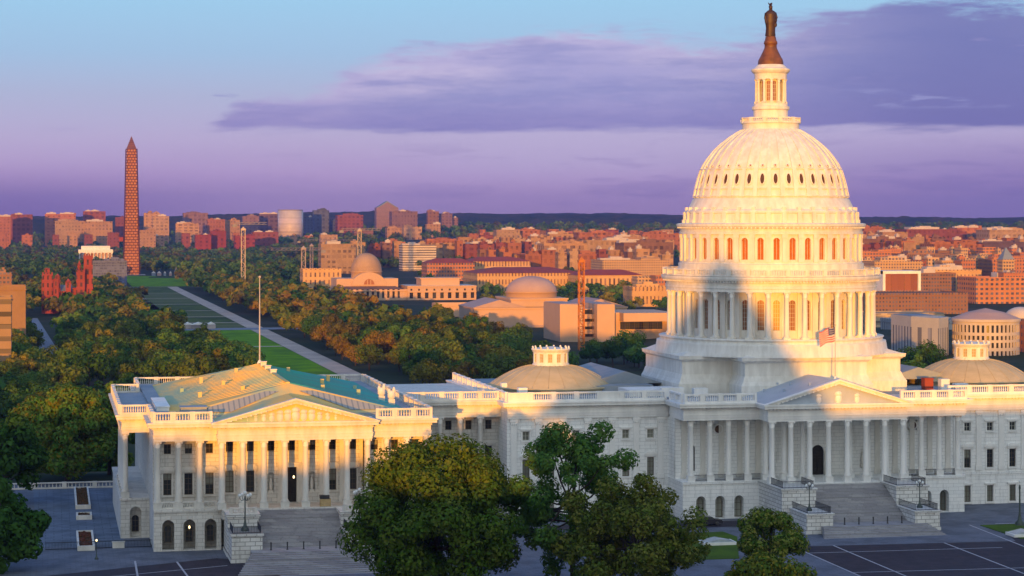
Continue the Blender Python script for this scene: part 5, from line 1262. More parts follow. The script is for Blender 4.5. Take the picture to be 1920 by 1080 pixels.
# ------------------------------------------------------------------ monument with its lattice of scaffolding
def monument():
    mx, my = at(246.5, 2230), 2230.0; g = gz(mx, my) - .5
    t = thing('monument', 'towering stone obelisk wrapped in a brick-like lattice of scaffolding', 'monument', (mx, my, g)); H = zt(246.5, 255, my) - g; hs = H * .905
    wb, wt_ = 17.0 / 2, 10.8 / 2
    sh = MB(); sq = lambda w: [(-w, -w), (w, -w), (w, w), (-w, w)]
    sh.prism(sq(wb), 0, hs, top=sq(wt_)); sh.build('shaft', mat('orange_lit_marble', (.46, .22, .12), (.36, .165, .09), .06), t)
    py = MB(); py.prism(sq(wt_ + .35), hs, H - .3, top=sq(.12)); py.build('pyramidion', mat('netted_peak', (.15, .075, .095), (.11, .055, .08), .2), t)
    sc = MB(); rows = 46
    for i in range(rows + 1):
        z = hs * i / rows; w = wb + (wt_ - wb) * i / rows + 1.0
        for a in ((-w, w, -w - .3, -w), (-w, w, w, w + .3), (-w - .3, -w, -w, w), (w, w + .3, -w, w)): sc.box(a[0], a[1], a[2], a[3], z - .45, z + .45)
        if i < rows:
            z1 = hs * (i + 1) / rows; n = 4
            for j in range(n + 1):
                f = (j + (.5 if i % 2 else 0)) / n
                if f > 1: continue
                xx = -w + 2 * w * f
                sc.box(xx - .3, xx + .3, -w - .28, -w + .05, z + .45, z1 - .45); sc.box(-w - .28, -w + .05, xx - .3, xx + .3, z + .45, z1 - .45); sc.box(w - .05, w + .28, xx - .3, xx + .3, z + .45, z1 - .45)
    for sx in (-1, 1):
        for sy in (-1, 1): sc.tube([(sx * (wb + 1.1), sy * (wb + 1.1), 0), (sx * (wt_ + 1.1), sy * (wt_ + 1.1), hs)], .4, 5)
    for i in range(1, 6):
        f = i / 6; w = (wt_ + .5) * (1 - f) + .2; z = hs + (H - hs) * f; sc.box(-w, w, -w - .2, -w, z - .25, z + .25); sc.box(-w - .2, -w, -w, w, z - .25, z + .25)
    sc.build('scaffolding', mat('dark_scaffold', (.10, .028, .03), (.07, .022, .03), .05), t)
    h = MB(); h.box(-wb - 6, -wb - 1.2, -3, 3, 40, 45); h.build('hoist', R['red'], t)
    b = MB(); b.box(-16, 16, -16, 16, -2, .8); b.build('base', R['pale'], t)
    # small tents and flags on the knoll
    rng = random.Random(2)
    for i in range(9):
        x = mx + 24 + i * 6.5; w = rng.uniform(1.5, 2.6)
        k = thing('tent', 'small pale pavilion on the lawn right of the obelisk, %s from the obelisk' % ordw(i + 1), 'tent', (x, my - 40, gz(x, my - 40)), 0, 'pavilions beside the obelisk')
        q = MB(); q.prism([(-w, -w), (w, -w), (w, w), (-w, w)], 3.2, 5.5 + (6 if i == 4 else 0), top=[(-.1, -.1), (.1, -.1), (.1, .1), (-.1, .1)]); q.build('canopy', R['pale'] if i != 4 else R['tan'], k)
        q = MB(); q.box(-w * .9, w * .9, -w * .9, w * .9, 0, 3.2); q.build('wall', R['pink'] if i % 2 else R['blue'], k)
monument()

# ------------------------------------------------------------------ city beyond the park
def bldg(name, label, px0, px1, ytop, Y, wall, roof='grey', depth=None, pent=0, cat='building', group=None, hip=0.0, x01=None, steps=(), seed=0, zt_=None, parapet=True):
    x0, x1 = x01 or (at(px0, Y), at(px1, Y)); xc = (x0 + x1) / 2; zt0 = zt((px0 + px1) / 2, ytop, Y) if zt_ is None else zt_
    g = gz(xc, Y) - 1.5; w, h = x1 - x0, max(4, zt0 - g); d = depth or min(80, max(18, w * .7)); rng = random.Random(seed or int(px0 * 7 + Y))
    t = thing(name, label, cat, (xc, Y + d / 2, g), 0, group)
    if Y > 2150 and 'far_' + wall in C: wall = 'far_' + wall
    mb = MB(); mb.box(-w / 2, w / 2, -d / 2, d / 2, -6, h)
    if parapet and not hip:
        for a in ((-w / 2 - .15, w / 2 + .15, -d / 2 - .15, -d / 2 + .4), (-w / 2 - .15, w / 2 + .15, d / 2 - .4, d / 2 + .15), (-w / 2 - .15, -w / 2 + .4, -d / 2 + .4, d / 2 - .4), (w / 2 - .4, w / 2 + .15, -d / 2 + .4, d / 2 - .4)): mb.box(*a, h, h + 1.1)
        mb.box(-w / 2 - .4, w / 2 + .4, -d / 2 - .4, d / 2 + .4, h - 1.0, h - .5)
    mb.build('wall', C[wall], t)
    r = MB()
    if hip: e = .8; r.prism([(-w / 2 - e, -d / 2 - e), (w / 2 + e, -d / 2 - e), (w / 2 + e, d / 2 + e), (-w / 2 - e, d / 2 + e)], h, h + hip, top=[(-w / 2 + d * .35, -d * .12), (w / 2 - d * .35, -d * .12), (w / 2 - d * .35, d * .12), (-w / 2 + d * .35, d * .12)])
    else: r.box(-w / 2 + .42, w / 2 - .42, -d / 2 + .42, d / 2 - .42, h - .2, h + .3)
    r.build('roof', R[roof], t)
    for i in range(pent):
        pw, pd, ph = rng.uniform(.12, .3) * w, rng.uniform(.25, .45) * d, rng.uniform(2.5, 5); cx = rng.uniform(-.3, .3) * w; cy = rng.uniform(-.2, .2) * d
        p = MB(); p.box(cx - pw, cx + pw, cy - pd / 2, cy + pd / 2, h + .25, h + ph); p.box(cx - pw * .3, cx + pw * .5, cy - pd * .3, cy + pd * .3, h + ph, h + ph + 1.6); p.build('penthouse', C[wall] if rng.random() < .6 else R['pale'], t)
    for f0, f1, dh, dd in steps:
        p = MB(); p.box(-w / 2 + w * f0, -w / 2 + w * f1, -d / 2 + dd, d / 2 - dd, h, h + dh); p.build('upper_storey', C[wall], t)
    return t
FARB = [ # px0, px1, ytop, Y, wall, roof, penthouses, label
 (-12, 20, 407, 4650, 'orange', 'red', 1, 'low orange block cut by the left edge on the far shore'),
 (20, 61, 403, 4800, 'brick', 'grey', 1, 'plain dark-red apartment slab near the left edge of the skyline'),
 (84, 142, 402, 5000, 'orange', 'grey', 2, 'wide orange-red tower block behind the pale yellow hotel'),
 (156, 198, 397, 5150, 'brick', 'grey', 2, 'tall purplish-red block topping the cluster left of the obelisk'),
 (103, 158, 415, 4600, 'pale', 'pale', 1, 'bright yellow hotel front left of the obelisk'),
 (158, 211, 416, 4580, 'tan', 'grey', 1, 'orange office block with many windows just left of the obelisk'),
 (216, 234, 408, 5000, 'brick', 'grey', 0, 'narrow red slab peeping out behind the obelisk left side'),
 (270, 300, 400, 4900, 'tan', 'pale', 1, 'tan tower with white rooftop right of the obelisk'),
 (286, 317, 406, 4700, 'pale', 'pale', 0, 'bright pale block in front of the white-topped tower'),
 (262, 292, 432, 4350, 'tan', 'tan', 0, 'low tan house row at the foot of the obelisk woods'),
 (330, 373, 420, 4600, 'tan', 'tan', 1, 'squat tan apartment block right of the obelisk'),
 (344, 390, 400, 5200, 'mauve', 'grey', 1, 'dusky purple long block on the skyline above the squat tan block'),
 (366, 396, 441, 3900, 'redstone', 'red', 0, 'low bright red block, left of a pair among the trees'),
 (394, 424, 434, 3950, 'redstone', 'red', 0, 'higher bright red block, right of a pair among the trees'),
 (389, 422, 412, 4700, 'orange', 'grey', 1, 'red-brown flats behind the pair of bright red blocks'),
 (420, 450, 413, 4750, 'tan', 'grey', 0, 'brown-orange slab left of the thin crane mast'),
 (440, 478, 443, 4000, 'redstone', 'red', 0, 'long low red block by the thin crane mast'),
 (474, 522, 436, 4200, 'brick', 'grey', 1, 'low red terrace left of the curved silver tower'),
 (455, 486, 406, 5000, 'mauve', 'grey', 1, 'dark purple office block left of the curved tower'),
 (486, 524, 402, 5100, 'darkglass', 'grey', 1, 'dark glass slab directly left of the curved tower'),
 (571, 586, 408, 4900, 'glassblue', 'blue', 0, 'narrow blue glass tower right beside the curved tower'),
 (588, 617, 395, 4950, 'glassblue', 'grey', 1, 'blue-grey ribbed tower right of the curved tower'),
 (617, 632, 414, 5000, 'glassblue', 'blue', 0, 'low teal glass block between blue tower and red office'),
 (601, 633, 441, 4000, 'pale', 'pale', 0, 'small pale orange block under the blue towers'),
 (633, 681, 404, 4900, 'brick', 'grey', 1, 'red office block with pale stripe left of the peaked tower'),
 (664, 700, 432, 4500, 'brown', 'grey', 0, 'brown lower block under the red striped office'),
 (735, 783, 397, 4850, 'mauve', 'pink', 2, 'broad pinkish tower right of the peaked tower'),
 (726, 761, 428, 4500, 'tan', 'tan', 0, 'orange lower block under the broad pinkish tower'),
 (757, 791, 426, 4450, 'pale', 'pale', 0, 'pale lower block right under the pinkish tower'),
 (802, 823, 397, 4900, 'brown', 'grey', 1, 'slim brown tower, left of the two towers before the blue hills'),
 (825, 848, 401, 4950, 'mauve', 'grey', 1, 'stepped dark tower, right of the two towers before the blue hills'),
 (845, 859, 409, 4980, 'mauve', 'grey', 0, 'lower dark shoulder block at the end of the tower row'),
 (800, 826, 421, 4600, 'tan', 'tan', 0, 'small tan block at the foot of the slim brown tower'),
 (931, 975, 432, 3300, 'pale', 'tan', 1, 'pale hospital-like block before the blue wooded hills'),
 (970, 1012, 432, 3350, 'orange', 'tan', 2, 'orange flat block joined to the pale block before the hills'),
 (995, 1032, 444, 3000, 'tan', 'pale', 1, 'tan block with white gable end in the upper city'),
 (903, 948, 456, 2700, 'pale', 'pale', 0, 'low white block among dark trees in the upper city'),
 (1030, 1075, 440, 3100, 'tan', 'tan', 2, 'crowded tan block left of the orange crane top'),
 (1085, 1150, 437, 3300, 'orange', 'tan', 2, 'orange block right of the crane on the city skyline'),
 (1150, 1215, 445, 3000, 'tan', 'grey', 2, 'wide tan block left of the dome on the skyline'),
 (1205, 1280, 440, 3200, 'orange', 'grey', 2, 'orange block half hidden behind the dome drum'),
 (717, 760, 455, 2900, 'orange', 'tan', 0, 'plain orange block left of the white banded office'),
 (800, 900, 452, 3100, 'orange', 'tan', 2, 'long orange block behind the red-roofed offices'),
 (870, 935, 460, 2800, 'tan', 'tan', 1, 'tan block with dark trees in front above the red roofs'),
 (1100, 1180, 452, 2500, 'pale', 'tan', 2, 'pale wide block behind the long red roof'),
 (1170, 1262, 456, 2400, 'brown', 'grey', 2, 'brown block with dark windows left of the dome'),
 (1020, 1100, 458, 2500, 'tan', 'tan', 1, 'tan terrace block behind the orange crane'),
 (1620, 1660, 428, 3300, 'orange', 'red', 1, 'small orange block right of the dome drum on the skyline'),
 (1655, 1702, 436, 3000, 'tan', 'pale', 1, 'tan block with pale roof right of the drum'),
 (1700, 1800, 431, 3100, 'brick', 'red', 2, 'long red-roofed block on the right skyline'),
 (1795, 1850, 428, 3300, 'orange', 'tan', 2, 'orange block beyond the long red-roofed block'),
 (1855, 1935, 432, 3000, 'pale', 'tan', 2, 'pale block at the right edge of the skyline'),
 (1618, 1700, 449, 2450, 'brown', 'grey', 2, 'brown block with dark roof openings beside the drum'),
 (1695, 1760, 456, 2300, 'tan', 'grey', 1, 'tan loft block above the brick rows at right'),
 (1752, 1845, 459, 2200, 'orange', 'tan', 2, 'orange block with big dark openings at right'),
 (1842, 1940, 456, 2200, 'darkglass', 'tan', 1, 'block with a long dark glazed top at the right edge'),
 (1618, 1720, 473, 1900, 'orange', 'tan', 1, 'brick-orange block with rows of windows right of the drum'),
 (1700, 1790, 478, 1850, 'brown', 'brown', 1, 'long brown-roofed range at right'),
 (1780, 1870, 486, 1750, 'tan', 'grey', 2, 'tan block with rooftop plant at right'),
 (1860, 1945, 488, 1700, 'orange', 'tan', 2, 'orange corner block under the pointed tower'),
 (1640, 1730, 492, 1600, 'tan', 'tan', 1, 'tan court block behind the white framed office'),
 (1725, 1840, 508, 1420, 'classic', 'tan', 2, 'long classical tan block with rows of openings at right'),
 (1830, 1945, 522, 1300, 'orange', 'grey', 2, 'orange stone block with a dark opening at the right edge'),
 (1722, 1792, 514, 1380, 'brown', 'grey', 0, 'dark-windowed annex right of the white framed office'),
]
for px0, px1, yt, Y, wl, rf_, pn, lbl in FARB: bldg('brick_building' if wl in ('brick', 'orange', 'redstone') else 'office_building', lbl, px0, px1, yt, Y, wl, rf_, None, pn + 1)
# mid-distance blocks with their own roofs
MID = [
 (755, 818, 461, 2500, 'band', 'pale', 1, 0, 'white office with dark window bands above the domed museum'),
 (801, 890, 489, 2050, 'orange', 'red', 0, 5, 'red-roofed federal block, leftmost of the red roofs'),
 (880, 995, 486, 2150, 'classic', 'red', 0, 5, 'red-roofed block with a portico in the middle of the row'),
 (895, 1095, 508, 1700, 'classic', 'red', 0, 5, 'very long red-roofed columned block behind the grey gallery dome'),
 (1085, 1205, 512, 1650, 'classic', 'red', 0, 5, 'red-roofed columned block behind the orange crane'),
 (1130, 1255, 489, 2050, 'tan', 'red', 2, 0, 'wide block with cluttered red roof left of the dome'),
 (985, 1140, 478, 2300, 'orange', 'tan', 2, 0, 'orange office range behind the red roofs'),
 (1185, 1275, 540, 1300, 'classic', 'tan', 1, 0, 'columned orange block close left of the dome columns'),
 (1640, 1815, 552, 1120, 'brown', 'brown', 0, 0, 'low brown slab building right of the dome columns'),
 (1638, 1770, 590, 900, 'cream', 'tan', 0, 0, 'cream terraced concrete building with dark ledges right of the dome'),
 (1690, 1830, 603, 780, 'greystone', 'blue', 0, 0, 'low blue-grey roofed building left of the round courthouse'),
 (-10, 48, 540, 700, 'plainor', 'tan', 0, 0, 'tan block lit orange on top at the left edge'),
 (-12, 21, 561, 560, 'edge', 'tan', 0, 0, 'nearest brown banded block cut by the left edge'),
 (-10, 22, 514, 1250, 'brown', 'tan', 1, 0, 'small brown building at the left edge behind the tan block'),
 (172, 238, 491, 1950, 'glassblue', 'blue', 1, 0, 'blue-grey flat museum block between red castle and obelisk'),
 (568, 640, 506, 1750, 'classic', 'tan', 0, 0, 'low tan wing left of the domed museum'),
 (602, 668, 459, 2400, 'pale', 'tan', 1, 0, 'pale old building with curved roof above the domed museum'),
 (820, 900, 572, 1150, 'plainpink', 'pink', 0, 0, 'low pink marble garden wall building left of the gallery'),
]
for px0, px1, yt, Y, wl, rf_, pn, hp, lbl in MID: bldg('office_building' if 'museum' not in lbl else 'museum_building', lbl, px0, px1, yt + (4 if hp else 0), Y, wl, rf_, None, pn, hip=hp)

def dome_part(t, x, y, z, Rr, h, mt, drum=0.0, lant=0.0, wall=None):
    mb = MB()
    if drum: mb.lathe([(Rr, z - 3), (Rr, z + drum), (Rr * 1.04, z + drum + .1), (Rr * 1.04, z + drum + .8)], 36, x, y, cap=False, m=1)
    zz = z + drum + (.8 if drum else 0); mb.lathe([(Rr * cos(a), zz + h * sin(a)) for a in [pi / 2 * i / 9 for i in range(9)]] + [(.05, zz + h)], 36, x, y, cap=False)
    if lant: mb.lathe([(Rr * .12, zz + h - .4), (Rr * .12, zz + h + lant), (.02, zz + h + lant * 1.4)], 12, x, y, m=1)
    return mb.build('dome', [mt, wall or C['plainpink']], t)
arcw = lambda w, h, m: window_mesh(w, h, arch=False, bars=(2, 3), depth=.5, mats=[M['bars'], m, M['trim']])

def natural_museum():
    Y = 1480; x0, x1 = at(622, Y), at(764, Y); xc = (x0 + x1) / 2; g = gz(xc, Y) - 1
    t = thing('museum_building', 'domed tan stone museum with a big half-round gable above the golden trees', 'building', (xc, Y, g)); w = x1 - x0
    zr = zt(690, 523, Y) - g; ztp = zt(690, 545, Y) - g
    mb = MB(); mb.facade(lambda uu, ww, z: (uu, ww, z), -w / 2, w / 2, -3, ztp, [(-w / 2 + 4.5 * (i + .5) + .9, -w / 2 + 4.5 * (i + .5) + 2.9, 3, 10.5) for i in range(int(w / 4.5) - 1)], .6)
    mb.box(-w / 2, w / 2, .62, 60, -3, ztp); mb.box(-w / 2 - .5, w / 2 + .5, -.6, 60, ztp - .6, ztp + .3); mb.box(-w / 2 + 6, w / 2 - 6, 14, 52, ztp, zr)
    mb.build('wall', C['plainpink'], t); wm = arcw(2.0, 7.5, M['glass'])
    for i in range(int(w / 4.5) - 1): put('window', wm, t, (-w / 2 + 4.5 * (i + .5) + 1.9, 0, 3))
    r = MB(); r.prism([(-w / 2, .2), (w / 2, .2), (w / 2 - 6, 14), (-w / 2 + 6, 14)], ztp + .3, ztp + .4, top=[(-w / 2 + 5, 5), (w / 2 - 5, 5), (w / 2 - 6, 13.9), (-w / 2 + 6, 13.9)]); r.prism([(-w / 2 + 1, 1), (w / 2 - 1, 1), (w / 2 - 1, 14), (-w / 2 + 1, 14)], ztp + .31, ztp + 3.4, top=[(-w / 2 + 9, 11), (w / 2 - 9, 11), (w / 2 - 9, 13.9), (-w / 2 + 9, 13.9)]); r.build('roof', R['brown'], t)
    gb = MB(); cx = at(692, Y + 13) - xc; Rg = 15; P = [(cx - Rg, zr - 6)] + [(cx - Rg * cos(pi * k / 14), zr - 6 + 11.5 * sin(pi * k / 14)) for k in range(15)][1:-1] + [(cx + Rg, zr - 6)]
    gb.prism_y(P[::-1], 12.5, 20); P2 = [(cx - 4.6 * cos(pi * k / 10), zr - 5.2 + 4.8 * sin(pi * k / 10)) for k in range(11)]; gb.prism_y(P2[::-1], 12.3, 12.6, 1)
    for k in (-1.4, 1.4): gb.box(cx + k - .3, cx + k + .3, 12.1, 12.32, zr - 5.2, zr - 1)
    gb.build('gable', [C['plainpink'], M['amber']], t)
    dome_part(t, at(687, Y + 34) - xc, 34, zr, 13.5, zt(687, 474, Y + 34) - g - zr - 6, R['tan'], 5.2, 0, C['plainpink'])
natural_museum()
def arcade_museum():
    Y = 1478; x0, x1 = at(764, Y) + .1, at(893, Y); xc = (x0 + x1) / 2; g = gz(xc, Y) - 1; w = x1 - x0
    t = thing('museum_building', 'pale museum wing with a tall arcade of dark windows right of the domed museum', 'building', (xc, Y, g)); h = zt(830, 537, Y) - g
    n = 9; s = w / n; wins = [(-w / 2 + s * i + s * .27, -w / 2 + s * i + s * .73, 2.5, h - 5.2) for i in range(n)]; top = [(-w / 2 + s * i + s * .38, -w / 2 + s * i + s * .62, h - 3.6, h - 1.9) for i in range(n)]
    mb = MB(); mb.facade(lambda uu, ww, z: (uu, ww, z), -w / 2, w / 2, -4, h, wins + top, .9); mb.box(-w / 2, w / 2, .95, 45, -4, h); mb.box(-w / 2 - .4, w / 2 + .4, -.4, 45, h - .5, h + .5); mb.box(-w / 2 - .3, w / 2 + .3, -.35, .01, h - 5.0, h - 4.4)
    mb.build('wall', C['plainpink'], t); a, b = arcw(s * .46, h - 7.7, M['glass']), arcw(s * .24, 1.7, M['glass'])
    for i in range(n): put('window', a, t, (-w / 2 + s * (i + .5), .35, 2.5)); put('upper_window', b, t, (-w / 2 + s * (i + .5), .35, h - 3.6))
    p = MB(); p.box(-w * .28, w * .28, 8, 34, h + .5, h + 7); p.box(-w * .3, w * .3, 7.6, 34.4, h + 6.4, h + 7.3); p.build('attic', C['plainpink'], t)
    p = MB(); p.box(-w / 2 + .3, w / 2 - .3, .4, 44.5, h + .5, h + .7); p.build('roof', R['pale'], t)
arcade_museum()
def gallery():
    Y = 985; x0, x1 = at(893, Y), at(1180, Y); xc = (x0 + x1) / 2; g = gz(xc, Y) - 1; w = x1 - x0
    t = thing('museum_building', 'long pink marble gallery with a low grey stepped dome left of the dome', 'building', (xc, Y, g)); h = zt(1000, 612, Y) - g; h2 = zt(1000, 577, Y) - g
    mb = MB(); mb.box(-w / 2, w / 2, 0, 40, -5, h); mb.box(-w / 2 - .5, w / 2 + .5, -.5, 40.5, h - 1.2, h); mb.box(-w / 2, w / 2, 6, 60, -5, h2); mb.box(-w / 2 - .5, w / 2 + .5, 5.5, 60.5, h2 - .9, h2)
    a = at(975, Y) - xc, at(1065, Y) - xc; mb.box(a[0] - 3, a[1] + 3, 14, 62, h2, h2 + 5.5); mb.box(a[0] - 3.6, a[1] + 3.6, 13.4, 62.6, h2 + 4.6, h2 + 5.6)
    b = at(905, Y) - xc; mb.box(b - 4, b + 12, -3, 8, -5, h + 2)
    mb.build('wall', C['plainpink'], t)
    p = MB(); p.prism_y([(-w / 2 - .6, h2), (-w / 2 + 34, h2), (-w / 2 + 17, h2 + 5)], 8, 58); p.prism_y([(w / 2 - 34, h2), (w / 2 + .6, h2), (w / 2 - 17, h2 + 5)], 8, 58); p.box(-w / 2 + .4, w / 2 - .4, .4, 5.4, h, h + .3); p.build('roof', R['pink'], t)
    wm = arcw(1.6, 2.6, M['glass'])
    for i in (918, 929, 940): put('window', wm, t, (at(i, Y) - xc, -.52, h - 6.5))
    cx = (a[0] + a[1]) / 2; Rr = (a[1] - a[0]) / 2 + 1.0
    dome_part(t, cx, 38, h2 + 5.6, Rr, zt(1018, 517, Y + 38) - g - h2 - 9.5, R['pink'], 3, 0, C['plainpink'])
gallery()
def modern_gallery():
    Y = 815; xA, xB, xC = at(1053, Y), at(1150, Y), at(1250, Y); xc = (xA + xC) / 2; g = gz(xc, Y) - 1; X = lambda p: at(p, Y) - xc; H = lambda py: zt(1100, py, Y) - g
    t = thing('museum_building', 'sharp modern gallery of blank pink marble blocks behind the crane mast', 'building', (xc, Y, g))
    mb = MB(); mb.prism([(X(1053), 4), (X(1092), 0), (X(1092), 46), (X(1053), 46)], -6, H(571)); mb.box(X(1118), X(1151), -2, 40, -6, H(571)); mb.box(X(1092), X(1118), 8, 44, -6, H(580)); mb.box(X(1151), X(1270), 10, 50, -6, H(588)); mb.prism([(X(1168), 2), (X(1240), 2), (X(1240), 10), (X(1168), 10)], -6, H(652)); mb.prism([(X(1151), -1), (X(1170), -1), (X(1162), 10), (X(1151), 10)], -6, H(640))
    mb.box(X(1170), X(1270), 1.0, 10.5, H(604), H(588) + .02)
    mb.build('wall', C['plainpink'], t)
    s = MB(); 
    for i in range(7):
        z0 = H(590) - i * (H(590) - H(690)) / 7; s.box(X(1092) + .02, X(1118) - .02, 5.0, 8.05, z0 - 2.6, z0)
    s.build('ledge', C['plainpink'], t)
    s = MB(); s.box(X(1093), X(1117), 7.85, 7.99, -5, H(582)); s.build('glazing', M['glass'], t)
    wm = arcw(3.0, 4.4, M['glass'])
    for i in range(9): put('window', wm, t, (X(1176) + i * (X(1246) - X(1176)) / 8, 10 - .52, H(620)))
    s = MB(); s.box(X(1170), X(1246), 9.2, 9.7, H(650), H(628) - 3.2); s.build('lower_glazing', M['glass'], t)
    s = MB(); s.box(X(1054), X(1091), 5, 45, H(571), H(571) + .3); s.box(X(1119), X(1150), -1.5, 39.5, H(571), H(571) + .3); s.build('roof', R['pink'], t)
modern_gallery()
def courthouse():
    Y = 520; cx = at(1848, Y + 22); Rr = (at(1906, Y + 22) - at(1790, Y + 22)) / 2; g = gz(cx, Y) - 1
    t = thing('courthouse', 'round pale courthouse drum with a flat conical roof and grey wing at right', 'building', (cx, Y + 22, g)); H = lambda py: zt(1848, py, Y) - g; h = H(601)
    L = 2 * pi * Rr; n = 44; ops = []
    rows = [(H(626), H(612)), (H(640), H(632)), (H(655), H(645)), (H(672), H(661)), (H(688), H(678)), (H(705), H(694))]
    for k in range(n):
        uc = L * (k + .5) / n - L / 2
        for i, (a, b) in enumerate(rows): ops.append((uc - L / n * .26, uc + L / n * .26, a, b))
    ops = [o for o in ops if abs(o[0]) < L * .3]
    mp = lambda uu, w, z: ((Rr - w) * sin(uu / Rr), -(Rr - w) * cos(uu / Rr), z)
    mb = MB(); mb.facade(mp, -L / 2, L / 2, -4, h, ops, .5); mb.lathe([(Rr - .52, -4), (Rr - .52, h)], 44, cap=False, m=1)
    mb.lathe([(Rr, h - 1.3), (Rr + .5, h - 1.2), (Rr + .5, h), (Rr, h + .02)], 60, cap=False, smooth=False)
    mb.build('wall', [R['pale'], M['glass']], t)
    r = MB(); r.lathe([(Rr + .3, h), (Rr * .55, h + 2.8), (.1, h + 4.6)], 48, cap=False, smooth=False); r.build('roof', R['pink'], t)
    w = MB(); x0, x1, x2 = at(1731, Y + 10) - cx, at(1757, Y + 10) - cx, at(1786, Y + 10) - cx; w.prism([(x0, 2), (x1, -14), (x2 + 1.5, -4), (x2 + 1.5, 26), (x0, 26)], -4, H(597)); w.build('wing', C['greystone'], t)
    w = MB(); w.box(x0 + .5, x2, 2.5, 25, H(597), H(597) + .3); w.build('wing_roof', R['blue'], t)
    d = MB(); a, b = at(1893, Y + 34) - cx, at(1945, Y + 34) - cx; d.box(a + 5, b, 6, 40, -4, H(606)); d.build('annex', C['orange'], t)
    dd = MB(); Rd = (b - a) * .55; dd.lathe([(Rd * cos(q), H(608) + 5.6 * sin(q)) for q in [pi / 2 * i / 8 for i in range(8)]] + [(.05, H(608) + 5.6)], 28, (a + b) / 2 + 5, 26, cap=False); dd.build('annex_dome', R['pale'], t)
courthouse()
def white_frame():
    Y = 1180; x0, x1 = at(1655, Y), at(1726, Y); xc = (x0 + x1) / 2; g = gz(xc, Y) - 1; w = x1 - x0; h = zt(1690, 508, Y) - g; hb = zt(1690, 545, Y) - g
    t = thing('office_building', 'small white portal-framed office with golden glass front right of the dome', 'building', (xc, Y, g))
    f = MB(); f.box(-w / 2, w / 2, 0, 24, -4, hb); f.box(-w / 2, -w / 2 + 2, -.6, 24, hb, h); f.box(w / 2 - 2, w / 2, -.6, 24, hb, h); f.box(-w / 2, w / 2, -.62, 24, h - 2.2, h + .02); f.build('portal_frame', M['trim'], t)
    for i in range(5):
        q = MB(); a = -w / 2 + 2 + (w - 4) * i / 5; q.box(a + .15, a + (w - 4) / 5 - .15, 1.2, 1.5, hb, h - 2.2); q.build('glass_bay', M['amber'], t)
    q = MB(); q.box(-w / 2 + 2.02, w / 2 - 2.02, 1.52, 24, hb, h - 2.3); q.build('wall', C['brown'], t)
white_frame()
def temple():
    Y = 3440; x0, x1 = at(147, Y), at(212, Y); xc = (x0 + x1) / 2; g = gz(xc, Y); w = x1 - x0; h = zt(180, 468, Y) - g; hb = zt(180, 492, Y) - g
    t = thing('memorial_temple', 'bright white columned memorial temple left of the obelisk', 'building', (xc, Y, g)); mb = MB(); mb.box(-w / 2 - 6, w / 2 + 6, -4, 50, -3, hb - 1.5); mb.box(-w / 2 - 2, w / 2 + 2, -2, 44, hb - 1.5, hb); mb.build('platform', R['pale'], t)
    mb = MB(); mb.box(-w / 2 + 4, w / 2 - 4, 5, 38, hb, h); mb.build('cella', C['plainpink'], t)
    mb = MB(); mb.box(-w / 2, w / 2, 0, 42, h - 5.5, h); mb.box(-w / 2 + 5, w / 2 - 5, 4, 38, h, h + 6.2); mb.build('attic', M['trim'], t)
    cm_ = column_mesh(h - 5.5 - hb, 1.25, M['trim'], .5, 8, 'column')
    for i in range(10): put('column', cm_, t, (-w / 2 + 2 + (w - 4) * i / 9, 2, hb))
temple()
def castle():
    Y = 1265; x0, x1 = at(78, Y), at(178, Y); xc = (x0 + x1) / 2; g = gz(xc, Y); X = lambda p: at(p, Y) - xc; H = lambda py: zt(120, py, Y) - g
    t = thing('castle', 'dark red sandstone castle with uneven towers among the left trees', 'building', (xc, Y, g))
    mb = MB(); mb.box(X(95), X(160), 4, 24, -3, H(546)); mb.box(X(78), X(110), 0, 22, -3, H(523)); mb.box(X(136), X(175), 2, 22, -3, H(540)); mb.build('wall', C['redstone'], t)
    r = MB(); r.prism([(X(110), 4), (X(136), 4), (X(136), 24), (X(110), 24)], H(546), H(535), top=[(X(111), 13), (X(135), 13), (X(135), 15), (X(111), 15)]); r.build('roof', R['blue'], t)
    def tower(pa, pb, py, spire=None, y0=-1, d=7):
        m = MB(); m.box(X(pa), X(pb), y0, y0 + d, -3, H(py))
        n = 4; wd = (X(pb) - X(pa)) / (2 * n - 1)
        for i in range(n):
            for yy in (y0 - .2, y0 + d - .6): m.box(X(pa) + 2 * i * wd, X(pa) + (2 * i + 1) * wd, yy, yy + .8, H(py), H(py) + 1.3)
        m.box(X(pa) - .3, X(pb) + .3, y0 - .3, y0 + d + .3, H(py) - 1.5, H(py) - .6); m.build('tower', C['redstone'], t)
        if spire: s = MB(); c = (X(pa) + X(pb)) / 2; hw = (X(pb) - X(pa)) / 2; s.prism([(c - hw, y0), (c + hw, y0), (c + hw, y0 + d), (c - hw, y0 + d)], H(py) + .2, H(spire), top=[(c - .1, y0 + d / 2 - .1), (c + .1, y0 + d / 2 - .1), (c + .1, y0 + d / 2 + .1), (c - .1, y0 + d / 2 + .1)]); s.build('spire', R['red'], t)
    tower(79, 99, 514); tower(84, 93, 506, 502, 4); tower(103, 113, 520, 513, 2, 5); tower(123, 133, 530, 522, -1, 5); tower(143, 159, 507, None, -2, 8); tower(157, 174, 480, None, 3, 9); tower(146, 152, 498, 489, 8, 4)
castle()
